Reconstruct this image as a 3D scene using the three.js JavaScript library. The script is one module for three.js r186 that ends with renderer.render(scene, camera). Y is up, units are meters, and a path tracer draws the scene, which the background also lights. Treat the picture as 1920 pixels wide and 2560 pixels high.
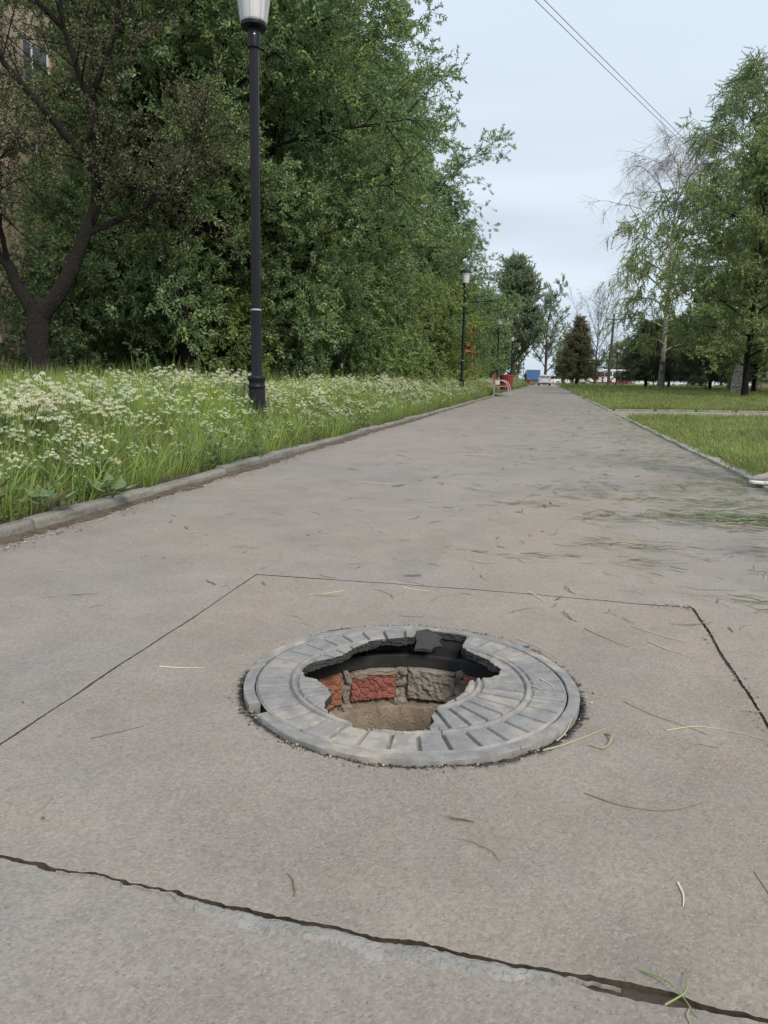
import * as THREE from 'three';
import { mergeGeometries, mergeVertices, toCreasedNormals } from 'three/addons/utils/BufferGeometryUtils.js';
import { RoundedBoxGeometry } from 'three/addons/geometries/RoundedBoxGeometry.js';
import { MarchingCubes } from 'three/addons/objects/MarchingCubes.js';

// ------------------------------------------------------------------ camera, sky, sun, exposure
const scene = new THREE.Scene();
const RAD = Math.PI / 180;
const camera = new THREE.PerspectiveCamera(67.93, 768 / 1024, 0.05, 2500);
camera.position.set(0, 0.68, 0);
camera.rotation.order = 'YXZ';
camera.rotation.set(-10.06 * RAD, 11.75 * RAD, 1.2 * RAD);
const renderer = new THREE.WebGLRenderer({ antialias: true });
renderer.setSize(768, 1024);
renderer.toneMapping = THREE.LinearToneMapping;
renderer.toneMappingExposure = 2.15;
renderer.outputColorSpace = THREE.SRGBColorSpace;
renderer.shadowMap.enabled = true;

function mulberry(a) { return () => { a |= 0; a = a + 0x6D2B79F5 | 0; let t = Math.imul(a ^ a >>> 15, 1 | a); t = t + Math.imul(t ^ t >>> 7, 61 | t) ^ t; return ((t ^ t >>> 14) >>> 0) / 4294967296; }; }
const hash = (x, y, s) => { let h = Math.imul(x, 374761393) + Math.imul(y, 668265263) + Math.imul(s, 974634777) | 0; h = Math.imul(h ^ h >>> 13, 1274126177); return ((h ^ h >>> 16) >>> 0) / 4294967296; };
const sm = t => t * t * (3 - 2 * t), lerp = (a, b, t) => a + (b - a) * t, clamp = (x, a, b) => Math.min(b, Math.max(a, x));
const sstep = (a, b, x) => sm(clamp((x - a) / (b - a), 0, 1));
function vnoise(x, y, p, s) {           // value noise, period p (0 = none)
  const xi = Math.floor(x), yi = Math.floor(y), fx = sm(x - xi), fy = sm(y - yi);
  const m = v => p ? ((v % p) + p) % p : v;
  const a = m(xi), b = m(xi + 1), c = m(yi), d = m(yi + 1);
  return lerp(lerp(hash(a, c, s), hash(b, c, s), fx), lerp(hash(a, d, s), hash(b, d, s), fx), fy);
}
function fbm(x, y, o, p, s) { let v = 0, a = 0.5, n = 0; for (let i = 0; i < o; i++) { v += a * vnoise(x, y, p, s + i * 17); n += a; x *= 2; y *= 2; p *= 2; a *= 0.5; } return v / n; }
const nz = (x, y, s, o = 3) => fbm(x, y, o, 0, s) * 2 - 1;    // -1..1, no period

{ // overcast sky: grey-blue cloud deck with long soft bands towards the horizon
  const W = 1024, Hh = 512, d = new Float32Array(W * Hh * 4);
  for (let j = 0; j < Hh; j++) for (let i = 0; i < W; i++) {
    const el = ((j + 0.5) / Hh - 0.5) * Math.PI, az = (i + 0.5) / W * Math.PI * 2;
    const e = Math.max(el, 0.0), k = 1 / (Math.sin(e) + 0.12);
    const px = Math.cos(az) * Math.cos(e) * k, py = Math.sin(az) * Math.cos(e) * k;
    const n = nz(px * 0.55 + 9, py * 0.55 + 4, 5, 5), n2 = nz(px * 0.16 + 3, py * 0.16 + 8, 9, 4), n3 = nz(az * 2.2, el * 26, 13, 4);
    let L = 0.518 + 0.175 * Math.sin(e) + 0.045 * n + 0.07 * n2;
    L += 0.08 * n3 * (1 - sstep(0.12, 0.42, e));
    const warm = clamp(0.5 + 0.7 * n2 + 0.5 * n3 * (1 - sstep(0.1, 0.4, e)), 0, 1);
    const r = lerp(0.52, 0.625, warm), g = lerp(0.63, 0.70, warm), b = lerp(0.75, 0.78, warm);
    const o = (j * W + i) * 4; d[o] = r * L; d[o + 1] = g * L; d[o + 2] = b * L; d[o + 3] = 1;
  }
  const t = new THREE.DataTexture(d, W, Hh, THREE.RGBAFormat, THREE.FloatType);
  t.mapping = THREE.EquirectangularReflectionMapping; t.magFilter = t.minFilter = THREE.LinearFilter; t.needsUpdate = true;
  scene.background = t; scene.environment = t; scene.backgroundIntensity = 1.0; scene.environmentIntensity = 1.0;
}
const sun = new THREE.DirectionalLight(0xfff2e2, 1.5);
sun.position.set(24, 33, 15); sun.target.position.set(0, 0, -12); scene.add(sun, sun.target);
sun.castShadow = true; sun.shadow.radius = 40; sun.shadow.mapSize.set(2048, 2048);
Object.assign(sun.shadow.camera, { left: -40, right: 40, top: 60, bottom: -60, near: 1, far: 160 });

// ------------------------------------------------------------------ helpers
const used = {};
function numbered(n) { const k = used[n] = (used[n] ?? -1) + 1; return k ? n + '_' + String(k).padStart(3, '0') : n; }
function tag(o, label, category, group, kind) { o.userData.label = label; if (category) o.userData.category = category; if (group) o.userData.group = group; if (kind) o.userData.kind = kind; return o; }
function thing(name, label, category, pos = [0, 0, 0], turn = 0, group) {
  const o = new THREE.Group(); o.name = numbered(name); o.position.set(...pos); o.rotation.y = turn; tag(o, label, category, group); scene.add(o); return o;
}
function mesh(name, g, m, parent, kind) { const o = new THREE.Mesh(g, m); o.name = parent ? name : numbered(name); o.castShadow = o.receiveShadow = true; if (kind) o.userData.kind = kind; (parent || scene).add(o); return o; }
function struct(name, g, m, label) { const o = mesh(name, g, m); o.userData.kind = 'structure'; o.userData.label = label; return o; }
const clean = g => { for (const k of Object.keys(g.attributes)) if (!['position', 'normal', 'uv', 'color'].includes(k)) g.deleteAttribute(k); return g; };
function merge(list) {
  const hasC = list.some(g => g.attributes.color);
  const l = list.map(g => { g = g.index ? g.toNonIndexed() : g; clean(g); if (!g.attributes.uv) g.setAttribute('uv', new THREE.BufferAttribute(new Float32Array(g.attributes.position.count * 2), 2)); if (hasC && !g.attributes.color) g.setAttribute('color', new THREE.BufferAttribute(new Float32Array(g.attributes.position.count * 3).fill(1), 3)); return g; });
  return mergeGeometries(l, false);
}
const V = (x, y, z) => new THREE.Vector3(x, y, z);
function box(w, h, d, x = 0, y = 0, z = 0, r = 0) { const g = r ? new RoundedBoxGeometry(w, h, d, 2, r) : new THREE.BoxGeometry(w, h, d); g.translate(x, y, z); return g; }
function bufGeo(pos, idx, uv, col) {
  const g = new THREE.BufferGeometry(); g.setAttribute('position', new THREE.Float32BufferAttribute(pos, 3));
  if (uv) g.setAttribute('uv', new THREE.Float32BufferAttribute(uv, 2)); if (col) g.setAttribute('color', new THREE.Float32BufferAttribute(col, 3));
  if (idx) g.setIndex(idx); g.computeVertexNormals(); return g;
}
// tapered tube along a polyline; radii per point; uv: u round (metres), v along (metres)
function tube(pts, rad, n = 6, capEnd = true) {
  const pos = [], uv = [], idx = []; let len = 0; const up = V(0.13, 0.31, 0.94);
  for (let i = 0; i < pts.length; i++) {
    const a = pts[Math.max(0, i - 1)], b = pts[Math.min(pts.length - 1, i + 1)];
    const t = b.clone().sub(a).normalize(), s = t.clone().cross(up).normalize(), q = s.clone().cross(t);
    if (i) len += pts[i].distanceTo(pts[i - 1]);
    for (let k = 0; k <= n; k++) {
      const f = k / n * Math.PI * 2, c = Math.cos(f) * rad[i], d = Math.sin(f) * rad[i];
      pos.push(pts[i].x + s.x * c + q.x * d, pts[i].y + s.y * c + q.y * d, pts[i].z + s.z * c + q.z * d); uv.push(k / n * Math.PI * 2 * rad[0], len);
    }
  }
  const w = n + 1;
  for (let i = 0; i < pts.length - 1; i++) for (let k = 0; k < n; k++) { const a = i * w + k; idx.push(a, a + 1, a + w, a + 1, a + w + 1, a + w); }
  if (capEnd) for (const e of [0, pts.length - 1]) for (let k = 1; k < n - 1; k++) idx.push(e * w, e * w + k, e * w + k + 1);
  return bufGeo(pos, idx, uv);
}
const rod = (a, b, r, n = 8) => tube([V(...a), V(...b)], [r, r], n);

// ------------------------------------------------------------------ textures and materials
function tex(size, fn, srgb = true, rep = 1, h = size) {
  const d = new Uint8Array(size * h * 4);
  for (let j = 0; j < h; j++) for (let i = 0; i < size; i++) { const c = fn(i, j), o = (j * size + i) * 4; for (let k = 0; k < 3; k++) d[o + k] = clamp(c[k], 0, 255); d[o + 3] = 255; }
  const t = new THREE.DataTexture(d, size, h); t.wrapS = t.wrapT = THREE.RepeatWrapping; t.magFilter = THREE.LinearFilter; t.minFilter = THREE.LinearMipmapLinearFilter; t.generateMipmaps = true;
  if (srgb) t.colorSpace = THREE.SRGBColorSpace; t.repeat.set(rep, rep); t.needsUpdate = true; return t;
}
const S2 = v => { v = clamp(v, 0, 1); return 255 * (v <= 0.0031308 ? v * 12.92 : 1.055 * Math.pow(v, 1 / 2.4) - 0.055); };   // linear -> sRGB byte
const grey = v => { v = clamp(v, 0, 1) * 255; return [v, v, v]; };
// worn asphalt: stones of 2-5 mm in a fine matrix, height kept for the bump
function aggregate(size, seed, count, rmin, rmax, base = 0.5) {
  const H = new Float32Array(size * size), T = new Float32Array(size * size), r = mulberry(seed);
  for (let j = 0; j < size; j++) for (let i = 0; i < size; i++) { H[j * size + i] = base * 0.5 + 0.34 * fbm(i / 8, j / 8, 3, size / 8, seed) + 0.18 * hash(i, j, seed); T[j * size + i] = (hash(i, j, seed + 3) - 0.5) * 0.16; }
  for (let k = 0; k < count; k++) {
    const cx = r() * size, cy = r() * size, R = rmin + (rmax - rmin) * r() * r(), asp = 0.6 + r() * 0.8, ang = r() * 3.14, t = (r() - 0.5) * 0.75, hgt = 0.3 + 0.5 * r(), ca = Math.cos(ang), sa = Math.sin(ang);
    for (let y = -Math.ceil(R * 1.4); y <= R * 1.4; y++) for (let x = -Math.ceil(R * 1.4); x <= R * 1.4; x++) {
      const u = (x * ca + y * sa) / R / asp, v = (-x * sa + y * ca) / R * asp, q = u * u + v * v; if (q > 1) continue;
      const o = (((cy + y | 0) + size) % size) * size + (((cx + x | 0) + size) % size);
      H[o] = Math.max(H[o], base * 0.5 + hgt * (1 - q * q * 0.7)); T[o] = t;
    }
  }
  return { H, T };
}
const AS = 1024, agg = aggregate(AS, 11, 42000, 0.9, 3.0);
const asphaltMap = tex(AS, (i, j) => {
  const t = agg.T[j * AS + i], h = agg.H[j * AS + i], l = fbm(i / 128, j / 128, 4, 8, 31), w = fbm(i / 64, j / 64, 3, 16, 71);
  const mo = fbm(i / 4, j / 4, 2, 256, 79), v = 0.86 * (1 + 0.62 * t) * (0.76 + 0.42 * h) * (0.9 + 0.2 * l) * (0.80 + 0.40 * mo) * (hash(i >> 1, j >> 1, 77) > 0.997 ? 0.6 : 1);
  return [S2(v * (1.0 + 0.05 * (w - 0.5))), S2(v * 0.985), S2(v * (0.97 - 0.06 * (w - 0.5)))];
});
const asphaltBump = tex(AS, (i, j) => grey(agg.H[j * AS + i]), false);
const RA = 1 / 1.15;                           // one texture tile is 1.15 m
asphaltMap.repeat.set(RA, RA); asphaltBump.repeat.set(RA, RA);
const M = {};
const std = (o) => new THREE.MeshStandardMaterial(o);
M.asphalt = std({ color: new THREE.Color().setRGB(0.282, 0.254, 0.229), map: asphaltMap, bumpMap: asphaltBump, bumpScale: 0.0018, roughness: 0.95, vertexColors: true });
const conc = (seed, f = 1) => tex(512, (i, j) => { const a = fbm(i / 64, j / 64, 5, 8, seed), b = hash(i, j, seed + 1), p = sstep(0.62, 0.7, fbm(i / 10, j / 10, 2, 51.2 | 0, seed + 5)); const v = (0.62 + 0.5 * a + 0.16 * (b - 0.5) - 0.16 * p) * f; return [S2(v), S2(v * 0.985), S2(v * 0.955)]; });
const concMap = conc(41, 0.9), concBump = tex(512, (i, j) => { const a = fbm(i / 32, j / 32, 5, 16, 44), p = sstep(0.6, 0.72, fbm(i / 8, j / 8, 2, 64, 46)); return grey(0.75 * a + 0.25 * hash(i, j, 3) - 0.3 * p + 0.1); }, false);
M.curb = std({ color: new THREE.Color().setRGB(0.27, 0.258, 0.235), map: concMap, bumpMap: concBump, bumpScale: 0.004, roughness: 0.95 });
M.curb2 = std({ color: new THREE.Color().setRGB(0.235, 0.225, 0.205), map: concMap, bumpMap: concBump, bumpScale: 0.005, roughness: 0.95 });
M.curbPale = std({ color: new THREE.Color().setRGB(0.46, 0.44, 0.40), map: concMap, bumpMap: concBump, bumpScale: 0.004, roughness: 0.95 });
M.repair = std({ color: new THREE.Color().setRGB(0.31, 0.300, 0.284), map: concMap, bumpMap: concBump, bumpScale: 0.003, roughness: 0.9 });
const soilMap = tex(512, (i, j) => { const a = fbm(i / 40, j / 40, 5, 12, 61), b = hash(i >> 1, j >> 1, 62); const v = 0.35 + 0.8 * a + 0.5 * (b - 0.5) * a; return [S2(v), S2(v * 0.88), S2(v * 0.74)]; });
const soilBump = tex(512, (i, j) => grey(fbm(i / 24, j / 24, 6, 21, 63)), false);
M.soil = std({ color: new THREE.Color().setRGB(0.085, 0.072, 0.058), map: soilMap, bumpMap: soilBump, bumpScale: 0.02, roughness: 1 });
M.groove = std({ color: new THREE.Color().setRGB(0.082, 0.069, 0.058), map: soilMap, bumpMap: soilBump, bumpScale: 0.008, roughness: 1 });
M.lawnSoil = std({ color: new THREE.Color().setRGB(0.085, 0.10, 0.04), map: soilMap, bumpMap: soilBump, bumpScale: 0.03, roughness: 1 });
const barkTex = (seed, f) => tex(256, (i, j) => { const r = Math.abs(nz(i / 9, j / 40, seed, 4)), v = f * (0.4 + 0.9 * r + 0.2 * (hash(i, j, seed) - 0.5)); return [S2(v), S2(v * 0.9), S2(v * 0.8)]; }, true, 1.6);
const barkBump = tex(256, (i, j) => grey(Math.abs(fbm(i / 8, j / 32, 4, 32, 90) * 2 - 1) * 1.6), false, 1.6);
M.bark = std({ color: new THREE.Color().setRGB(0.10, 0.09, 0.078), map: barkTex(81, 1), bumpMap: barkBump, bumpScale: 0.02, roughness: 1 });
M.barkDark = std({ color: new THREE.Color().setRGB(0.026, 0.023, 0.021), map: barkTex(82, 1), bumpMap: barkBump, bumpScale: 0.02, roughness: 1 });
const birchMap = tex(256, (i, j) => { const n = fbm(i / 40, j / 6, 3, 0, 84), k = sstep(0.52, 0.6, n), m = fbm(i / 20, j / 20, 3, 0, 86), v = lerp(0.75 + 0.3 * (m - 0.5), 0.09, k * sstep(0.35, 0.6, m + 0.12)); return [S2(v), S2(v * 0.96), S2(v * 0.9)]; }, true, 1.1);
M.birch = std({ color: new THREE.Color().setRGB(0.62, 0.6, 0.57), map: birchMap, roughness: 0.85 });
M.twig = std({ color: new THREE.Color().setRGB(0.21, 0.20, 0.185), roughness: 0.95 });
const leafMat = (r, g, b, rough = 0.5, tr = 0.3) => new THREE.MeshPhysicalMaterial({ color: new THREE.Color().setRGB(r, g, b), vertexColors: true, roughness: rough, transmission: tr, thickness: 0, side: THREE.DoubleSide, specularIntensity: 0.6 });
M.leaf = leafMat(1, 1, 1, 0.85, 0.42);
M.grass = leafMat(1, 1, 1, 0.88, 0.42);
M.petal = leafMat(1, 1, 1, 0.95, 0.3);
M.needle = std({ color: 0xffffff, vertexColors: true, roughness: 0.8, side: THREE.DoubleSide });

// ------------------------------------------------------------------ THE SETTING: ground, path, curbs
const MC = [-0.262, -1.588];                                    // manhole centre (x, z)
const PX0 = -0.945, PX1 = 0.475, PZ0 = -2.405, PZ1 = -0.815;    // the square of asphalt laid round it
const CL = -2.10, CR = 1.47;                                    // path edges
{ // one sheet to the horizon, pierced by the shaft
  const s = new THREE.Shape([[-900, -900], [900, -900], [900, 900], [-900, 900]].map(p => new THREE.Vector2(...p)));
  const h = new THREE.Path(); h.absarc(MC[0], -MC[1], 0.45, 0, Math.PI * 2, true); s.holes.push(h);
  const g = new THREE.ShapeGeometry(s, 24); g.rotateX(-Math.PI / 2); g.translate(0, -0.09, 0);
  const p = g.attributes.position, uv = g.attributes.uv; for (let i = 0; i < p.count; i++) uv.setXY(i, p.getX(i) / 1.5, p.getZ(i) / 1.5);
  struct('ground', g, M.lawnSoil, 'earth ground stretching to the horizon');
}
const path = new THREE.Group(); path.name = 'path'; scene.add(path); tag(path, 'worn grey asphalt footpath running straight away past the manhole', null, null, 'structure');
// stains and tints of the asphalt: patches of dust and of older, darker surface
function asphTint(x, z, patch) {
  const a = nz(x * 0.55 + 3, z * 0.4, 201, 4), b = nz(x * 1.9, z * 1.3 + 7, 205, 4), c = nz(x * 6, z * 6, 209, 3), d = nz(x * 0.9 + 11, z * 0.9, 215, 3);
  let v = 1 + 0.11 * a + 0.06 * b + 0.07 * c + 0.05 * nz(x * 19, z * 19, 217, 2), w = 0.035 * d + 0.03 * b + (patch ? 0.02 : 0);
  const stain = sstep(0.38, 0.62, nz(x * 2.3 + 5, z * 2.3, 221, 4)); v *= 1 - 0.10 * stain * (z > -6 ? 1 : 0.3);
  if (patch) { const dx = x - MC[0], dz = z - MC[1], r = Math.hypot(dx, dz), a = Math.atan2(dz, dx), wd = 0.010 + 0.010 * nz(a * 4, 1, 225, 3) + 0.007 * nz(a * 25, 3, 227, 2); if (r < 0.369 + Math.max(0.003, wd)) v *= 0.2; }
  return [v * (1 + w), v, v * (1 - w * 1.3)];
}
const rimEdge = a => 0.3665 + 0.006 * nz(a * 9, 3, 301, 3) + 0.004 * nz(a * 30, 7, 303, 2);
function slabY(x, z, patch) {
  let y = 0.006 * nz(x * 0.8, z * 0.8, 231, 2) + 0.0035 * nz(x * 3, z * 3, 233, 2) + 0.0012 * nz(x * 14, z * 14, 235, 2);
  if (patch) { const dx = x - MC[0], dz = z - MC[1], r = Math.hypot(dx, dz); const k = 1 - sstep(0.36, 0.56, r); y = lerp(y, (dz < 0 ? 0.015 : 0.009) + 0.003 * nz(x * 8, z * 8, 237, 2), k * Math.abs(dz) / (r + 0.01)); y -= 0.008 * (1 - sstep(0.364, 0.385, r)) * (0.6 + 0.6 * nz(x * 30, z * 30, 239, 2)); }
  return y;
}
// rectangle boundary, n points per side, going round
function rectLoop(x0, x1, z0, z1, n) {
  const o = [];
  for (let i = 0; i < n; i++) o.push([lerp(x0, x1, i / n), z0]); for (let i = 0; i < n; i++) o.push([x1, lerp(z0, z1, i / n)]);
  for (let i = 0; i < n; i++) o.push([lerp(x1, x0, i / n), z1]); for (let i = 0; i < n; i++) o.push([x0, lerp(z1, z0, i / n)]);
  return o;
}
// sheet between two closed loops with skirts down at the given ends
function ringSheet(A, B, rows, ease, yf, tint, skirtA, skirtB) {
  const n = A.length, pos = [], uv = [], col = [], idx = [];
  const R = []; if (skirtA) R.push([0, -skirtA]); for (let i = 0; i <= rows; i++) R.push([ease(i / rows), 0]); if (skirtB) R.push([1, -skirtB]);
  for (const [t, dy] of R) for (let k = 0; k <= n; k++) {
    const a = A[k % n], b = B[k % n], x = lerp(a[0], b[0], t), z = lerp(a[1], b[1], t), c = tint(x, z);
    pos.push(x, dy ? dy : yf(x, z), z); uv.push(x, z + (dy ? dy : 0)); col.push(...c);
  }
  const w = n + 1;
  for (let i = 0; i < R.length - 1; i++) for (let k = 0; k < n; k++) { const a = i * w + k; idx.push(a, a + w, a + 1, a + 1, a + w, a + w + 1); }
  return bufGeo(pos, idx, uv, col);
}
{
  const N = 320, gapIn = (x, z, s) => 0.0022 + 0.0036 * Math.max(0, nz(x * 7, z * 7, 241 + s, 3) + 0.2) + 0.0034 * Math.abs(nz(x * 55, z * 55, 245 + s, 3));
  const side = i => Math.floor(i / N);
  const jag = (loop, sgn, s) => loop.map(([x, z], i) => {
    const sd = side(i), f = [1.0, 1.05, 1.0, 0.6][sd];
    const g = gapIn(x, z, s) * f, wob = 0.007 * nz(x * 3, z * 3, 251, 2);
    let ox = sgn * g, oz = sgn * g;
    if (sd === 2) oz += 0.006 * nz(x * 9, 2, 255, 3) + 0.004 * nz(x * 38, 5, 257, 3) + 0.0015 * nz(x * 90, sgn * 5, 258, 2) + (sgn < 0 ? -0.006 * sstep(0.06, 0.1, x) * (1 - sstep(0.16, 0.22, x)) : 0.009 * sstep(0.05, 0.09, x) * (1 - sstep(0.17, 0.21, x)));
    return [x + (sd === 1 ? ox + wob : sd === 3 ? -ox + wob : clamp((x + 0.235) * 20, -1, 1) * ox * 0.9), z + (sd === 0 ? -oz + wob : sd === 2 ? oz + wob + (x + 0.2) * 0.045 : clamp((z + 1.6) * 20, -1, 1) * oz * 0.9 + (x + 0.2) * 0.045 * (z - PZ0) / (PZ1 - PZ0))];
  });
  const base = rectLoop(PX0, PX1, PZ0, PZ1, N);
  const inner = jag(base, -1, 0), outer = jag(base, 1, 7);
  const circ = base.map(([x, z]) => { const a = Math.atan2(z - MC[1], x - MC[0]), r = rimEdge(a); return [MC[0] + Math.cos(a) * r, MC[1] + Math.sin(a) * r]; });
  mesh('asphalt_patch', ringSheet(circ, inner, 44, t => t, (x, z) => slabY(x, z, true), (x, z) => asphTint(x, z, true), 0.05, 0), M.asphalt, path).userData.label = 'square asphalt patch laid round the manhole';
  const far = rectLoop(CL, CR, -4.6, 3.4, N);
  mesh('asphalt_surface', ringSheet(outer, far, 56, t => t * (0.35 + 0.65 * t), (x, z) => slabY(x, z, false), (x, z) => asphTint(x, z, false), 0, 0), M.asphalt, path);
  // fracture faces of the joints, coloured dark so cracks read as dark lines
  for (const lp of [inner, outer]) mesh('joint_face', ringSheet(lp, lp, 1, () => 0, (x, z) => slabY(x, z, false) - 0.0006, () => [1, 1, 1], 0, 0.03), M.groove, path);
  // floor of the joints: earth and crumbs lying in them
  const fl = [];
  for (const [x0, x1, z0, z1, dy] of [[PX0 - 0.05, PX1 + 0.3, PZ0 - 0.035, PZ0 + 0.035, -0.007], [PX1 - 0.035, PX1 + 0.035, PZ0 + 0.035, PZ1 - 0.05, -0.0035], [PX0 - 0.05, PX1 + 0.08, PZ1 - 0.05, PZ1 + 0.08, -0.008], [PX0 - 0.03, PX0 + 0.03, PZ0 + 0.035, PZ1 - 0.05, -0.0018]]) {
    const g = new THREE.PlaneGeometry(x1 - x0, z1 - z0, Math.ceil((x1 - x0) / 0.015), Math.ceil((z1 - z0) / 0.015)); g.rotateX(-Math.PI / 2); g.translate((x0 + x1) / 2, 0, (z0 + z1) / 2);
    const p = g.attributes.position, uv = g.attributes.uv; for (let i = 0; i < p.count; i++) { const x = p.getX(i), z = p.getZ(i); p.setY(i, slabY(x, z, false) + dy + Math.min(0.004, -dy * 0.8) * nz(x * 20, z * 20, 261, 2)); uv.setXY(i, x * 2, z * 2); } g.computeVertexNormals(); fl.push(g);
  }
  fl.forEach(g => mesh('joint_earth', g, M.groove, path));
  // smear of mortar that repairs the front joint: a thin skin on the edge of the front slab
  const pos = [], uv = [], idx = [], n = 420, m = 8;
  for (let i = 0; i <= n; i++) {
    const t = i / n, x = lerp(-0.62, 0.12, t), z0 = PZ1 + (x + 0.2) * 0.045 + 0.0045 + 0.006 * nz(x * 9, 2, 255, 3) + 0.004 * nz(x * 38, 5, 257, 3) + 0.007 * nz(x * 3, PZ1 * 3, 251, 2) + 0.002 * nz(x * 120, 3, 259, 2);
    const w = Math.max(0.001, 0.036 * sstep(0.1, 0.5, t) * (1 - sstep(0.72, 1, t)) * (0.8 + 0.5 * nz(x * 12, 1, 265, 3)) + 0.005 * nz(x * 60, 5, 267, 3));
    for (let j = 0; j <= m; j++) { const q = j / m, z = z0 + q * w, e = Math.min(q * 6, (1 - q) * 6, 1); pos.push(x, slabY(x, z, false) - 0.0012 + 0.0048 * sm(e) + 0.0008 * nz(x * 60, z * 60, 269, 2), z); uv.push(x * 3, z * 3); }
  }
  for (let i = 0; i < n; i++) for (let j = 0; j < m; j++) { const a = i * (m + 1) + j; idx.push(a, a + m + 1, a + 1, a + 1, a + m + 1, a + m + 2); }
  mesh('mortar_repair', bufGeo(pos, idx, uv), M.repair, path).userData.label = 'smooth grey mortar smeared into the front joint';
  // path from 4.6 m on
  const zs = []; for (let z = -4.6; z > -190; z *= 1.02) zs.push(z); zs.push(-190);
  const P = [], U = [], C = [], I = [], nx = 36;
  for (const z of zs) for (let k = 0; k <= nx; k++) { const x = lerp(CL, CR, k / nx); P.push(x, slabY(x, z, false), z); U.push(x, z); C.push(...asphTint(x, z, false)); }
  for (let i = 0; i < zs.length - 1; i++) for (let k = 0; k < nx; k++) { const a = i * (nx + 1) + k; I.push(a, a + 1, a + nx + 1, a + 1, a + nx + 2, a + nx + 1); }
  mesh('asphalt_surface', bufGeo(P, I, U, C), M.asphalt, path);
}
function terrain(x0, x1, z0, z1, sx, sz, yf, m, name, label) {
  const nx = Math.ceil((x1 - x0) / sx), nzz = Math.ceil((z1 - z0) / sz), pos = [], uv = [], idx = [];
  for (let j = 0; j <= nzz; j++) for (let i = 0; i <= nx; i++) { const x = lerp(x0, x1, i / nx), z = lerp(z0, z1, j / nzz); pos.push(x, yf(x, z), z); uv.push(x / 1.3, z / 1.3); }
  for (let j = 0; j < nzz; j++) for (let i = 0; i < nx; i++) { const a = j * (nx + 1) + i; idx.push(a, a + nx + 1, a + 1, a + 1, a + nx + 1, a + nx + 2); }
  return struct(name, bufGeo(pos, idx, uv), m, label);
}
const vergeY = (x, z) => 0.03 + 0.025 * nz(x * 1.2, z * 1.2, 271, 3) + 0.05 * sstep(-2.4, -3.6, x);
terrain(-70, -2.165, -200, 6, 0.8, 0.8, vergeY, M.soil, 'verge_ground', 'dark earth of the overgrown verge under trees');
// cross path leaving to the right, between these two lines z(x)
const cz0 = x => -15.3 - (x - 1.5) * 0.42, cz1 = x => -18.9 - (x - 1.5) * 0.40;
const lawnY = (x, z) => { const inX = z < cz0(x) + 0.1 && z > cz1(x) - 0.1 && x < 16; return inX ? -0.06 : 0.02 + 0.03 * nz(x * 0.7, z * 0.7, 275, 3) * sstep(1.6, 2.2, x); };
terrain(1.56, 120, -200, 6, 0.35, 0.5, lawnY, M.lawnSoil, 'lawn_ground', 'mown lawn ground on the right of the path');
{
  const pos = [], uv = [], col = [], idx = [], n = 60, m = 8;
  for (let i = 0; i <= n; i++) for (let j = 0; j <= m; j++) { const x = lerp(CR, 14, i / n), z = lerp(cz0(x), cz1(x), j / m); pos.push(x, 0.004 + 0.004 * nz(x, z, 277, 2), z); uv.push(x, z); col.push(...asphTint(x, z, false)); }
  for (let i = 0; i < n; i++) for (let j = 0; j < m; j++) { const a = i * (m + 1) + j; idx.push(a, a + m + 1, a + 1, a + 1, a + m + 1, a + m + 2); }
  struct('cross_path', bufGeo(pos, idx, uv, col), M.asphalt, 'narrow asphalt path crossing the lawn to the right');
  const P = [], U = [], C = [], I = [];
  for (let i = 0; i <= 60; i++) for (let j = 0; j <= 4; j++) { const x = lerp(5, 60, i / 60), z = lerp(-98, -44, i / 60) * 1 + 0 - j * 0.7; P.push(x, 0.075 + 0.004 * j % 2, z); U.push(x, z); C.push(1.25, 1.22, 1.18); }
  for (let i = 0; i < 60; i++) for (let j = 0; j < 4; j++) { const a = i * 5 + j; I.push(a, a + 1, a + 5, a + 1, a + 6, a + 5); }
  struct('lawn_path', bufGeo(P, I, U, C), M.asphalt, 'pale path crossing the far lawn between the trees');
}
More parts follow.
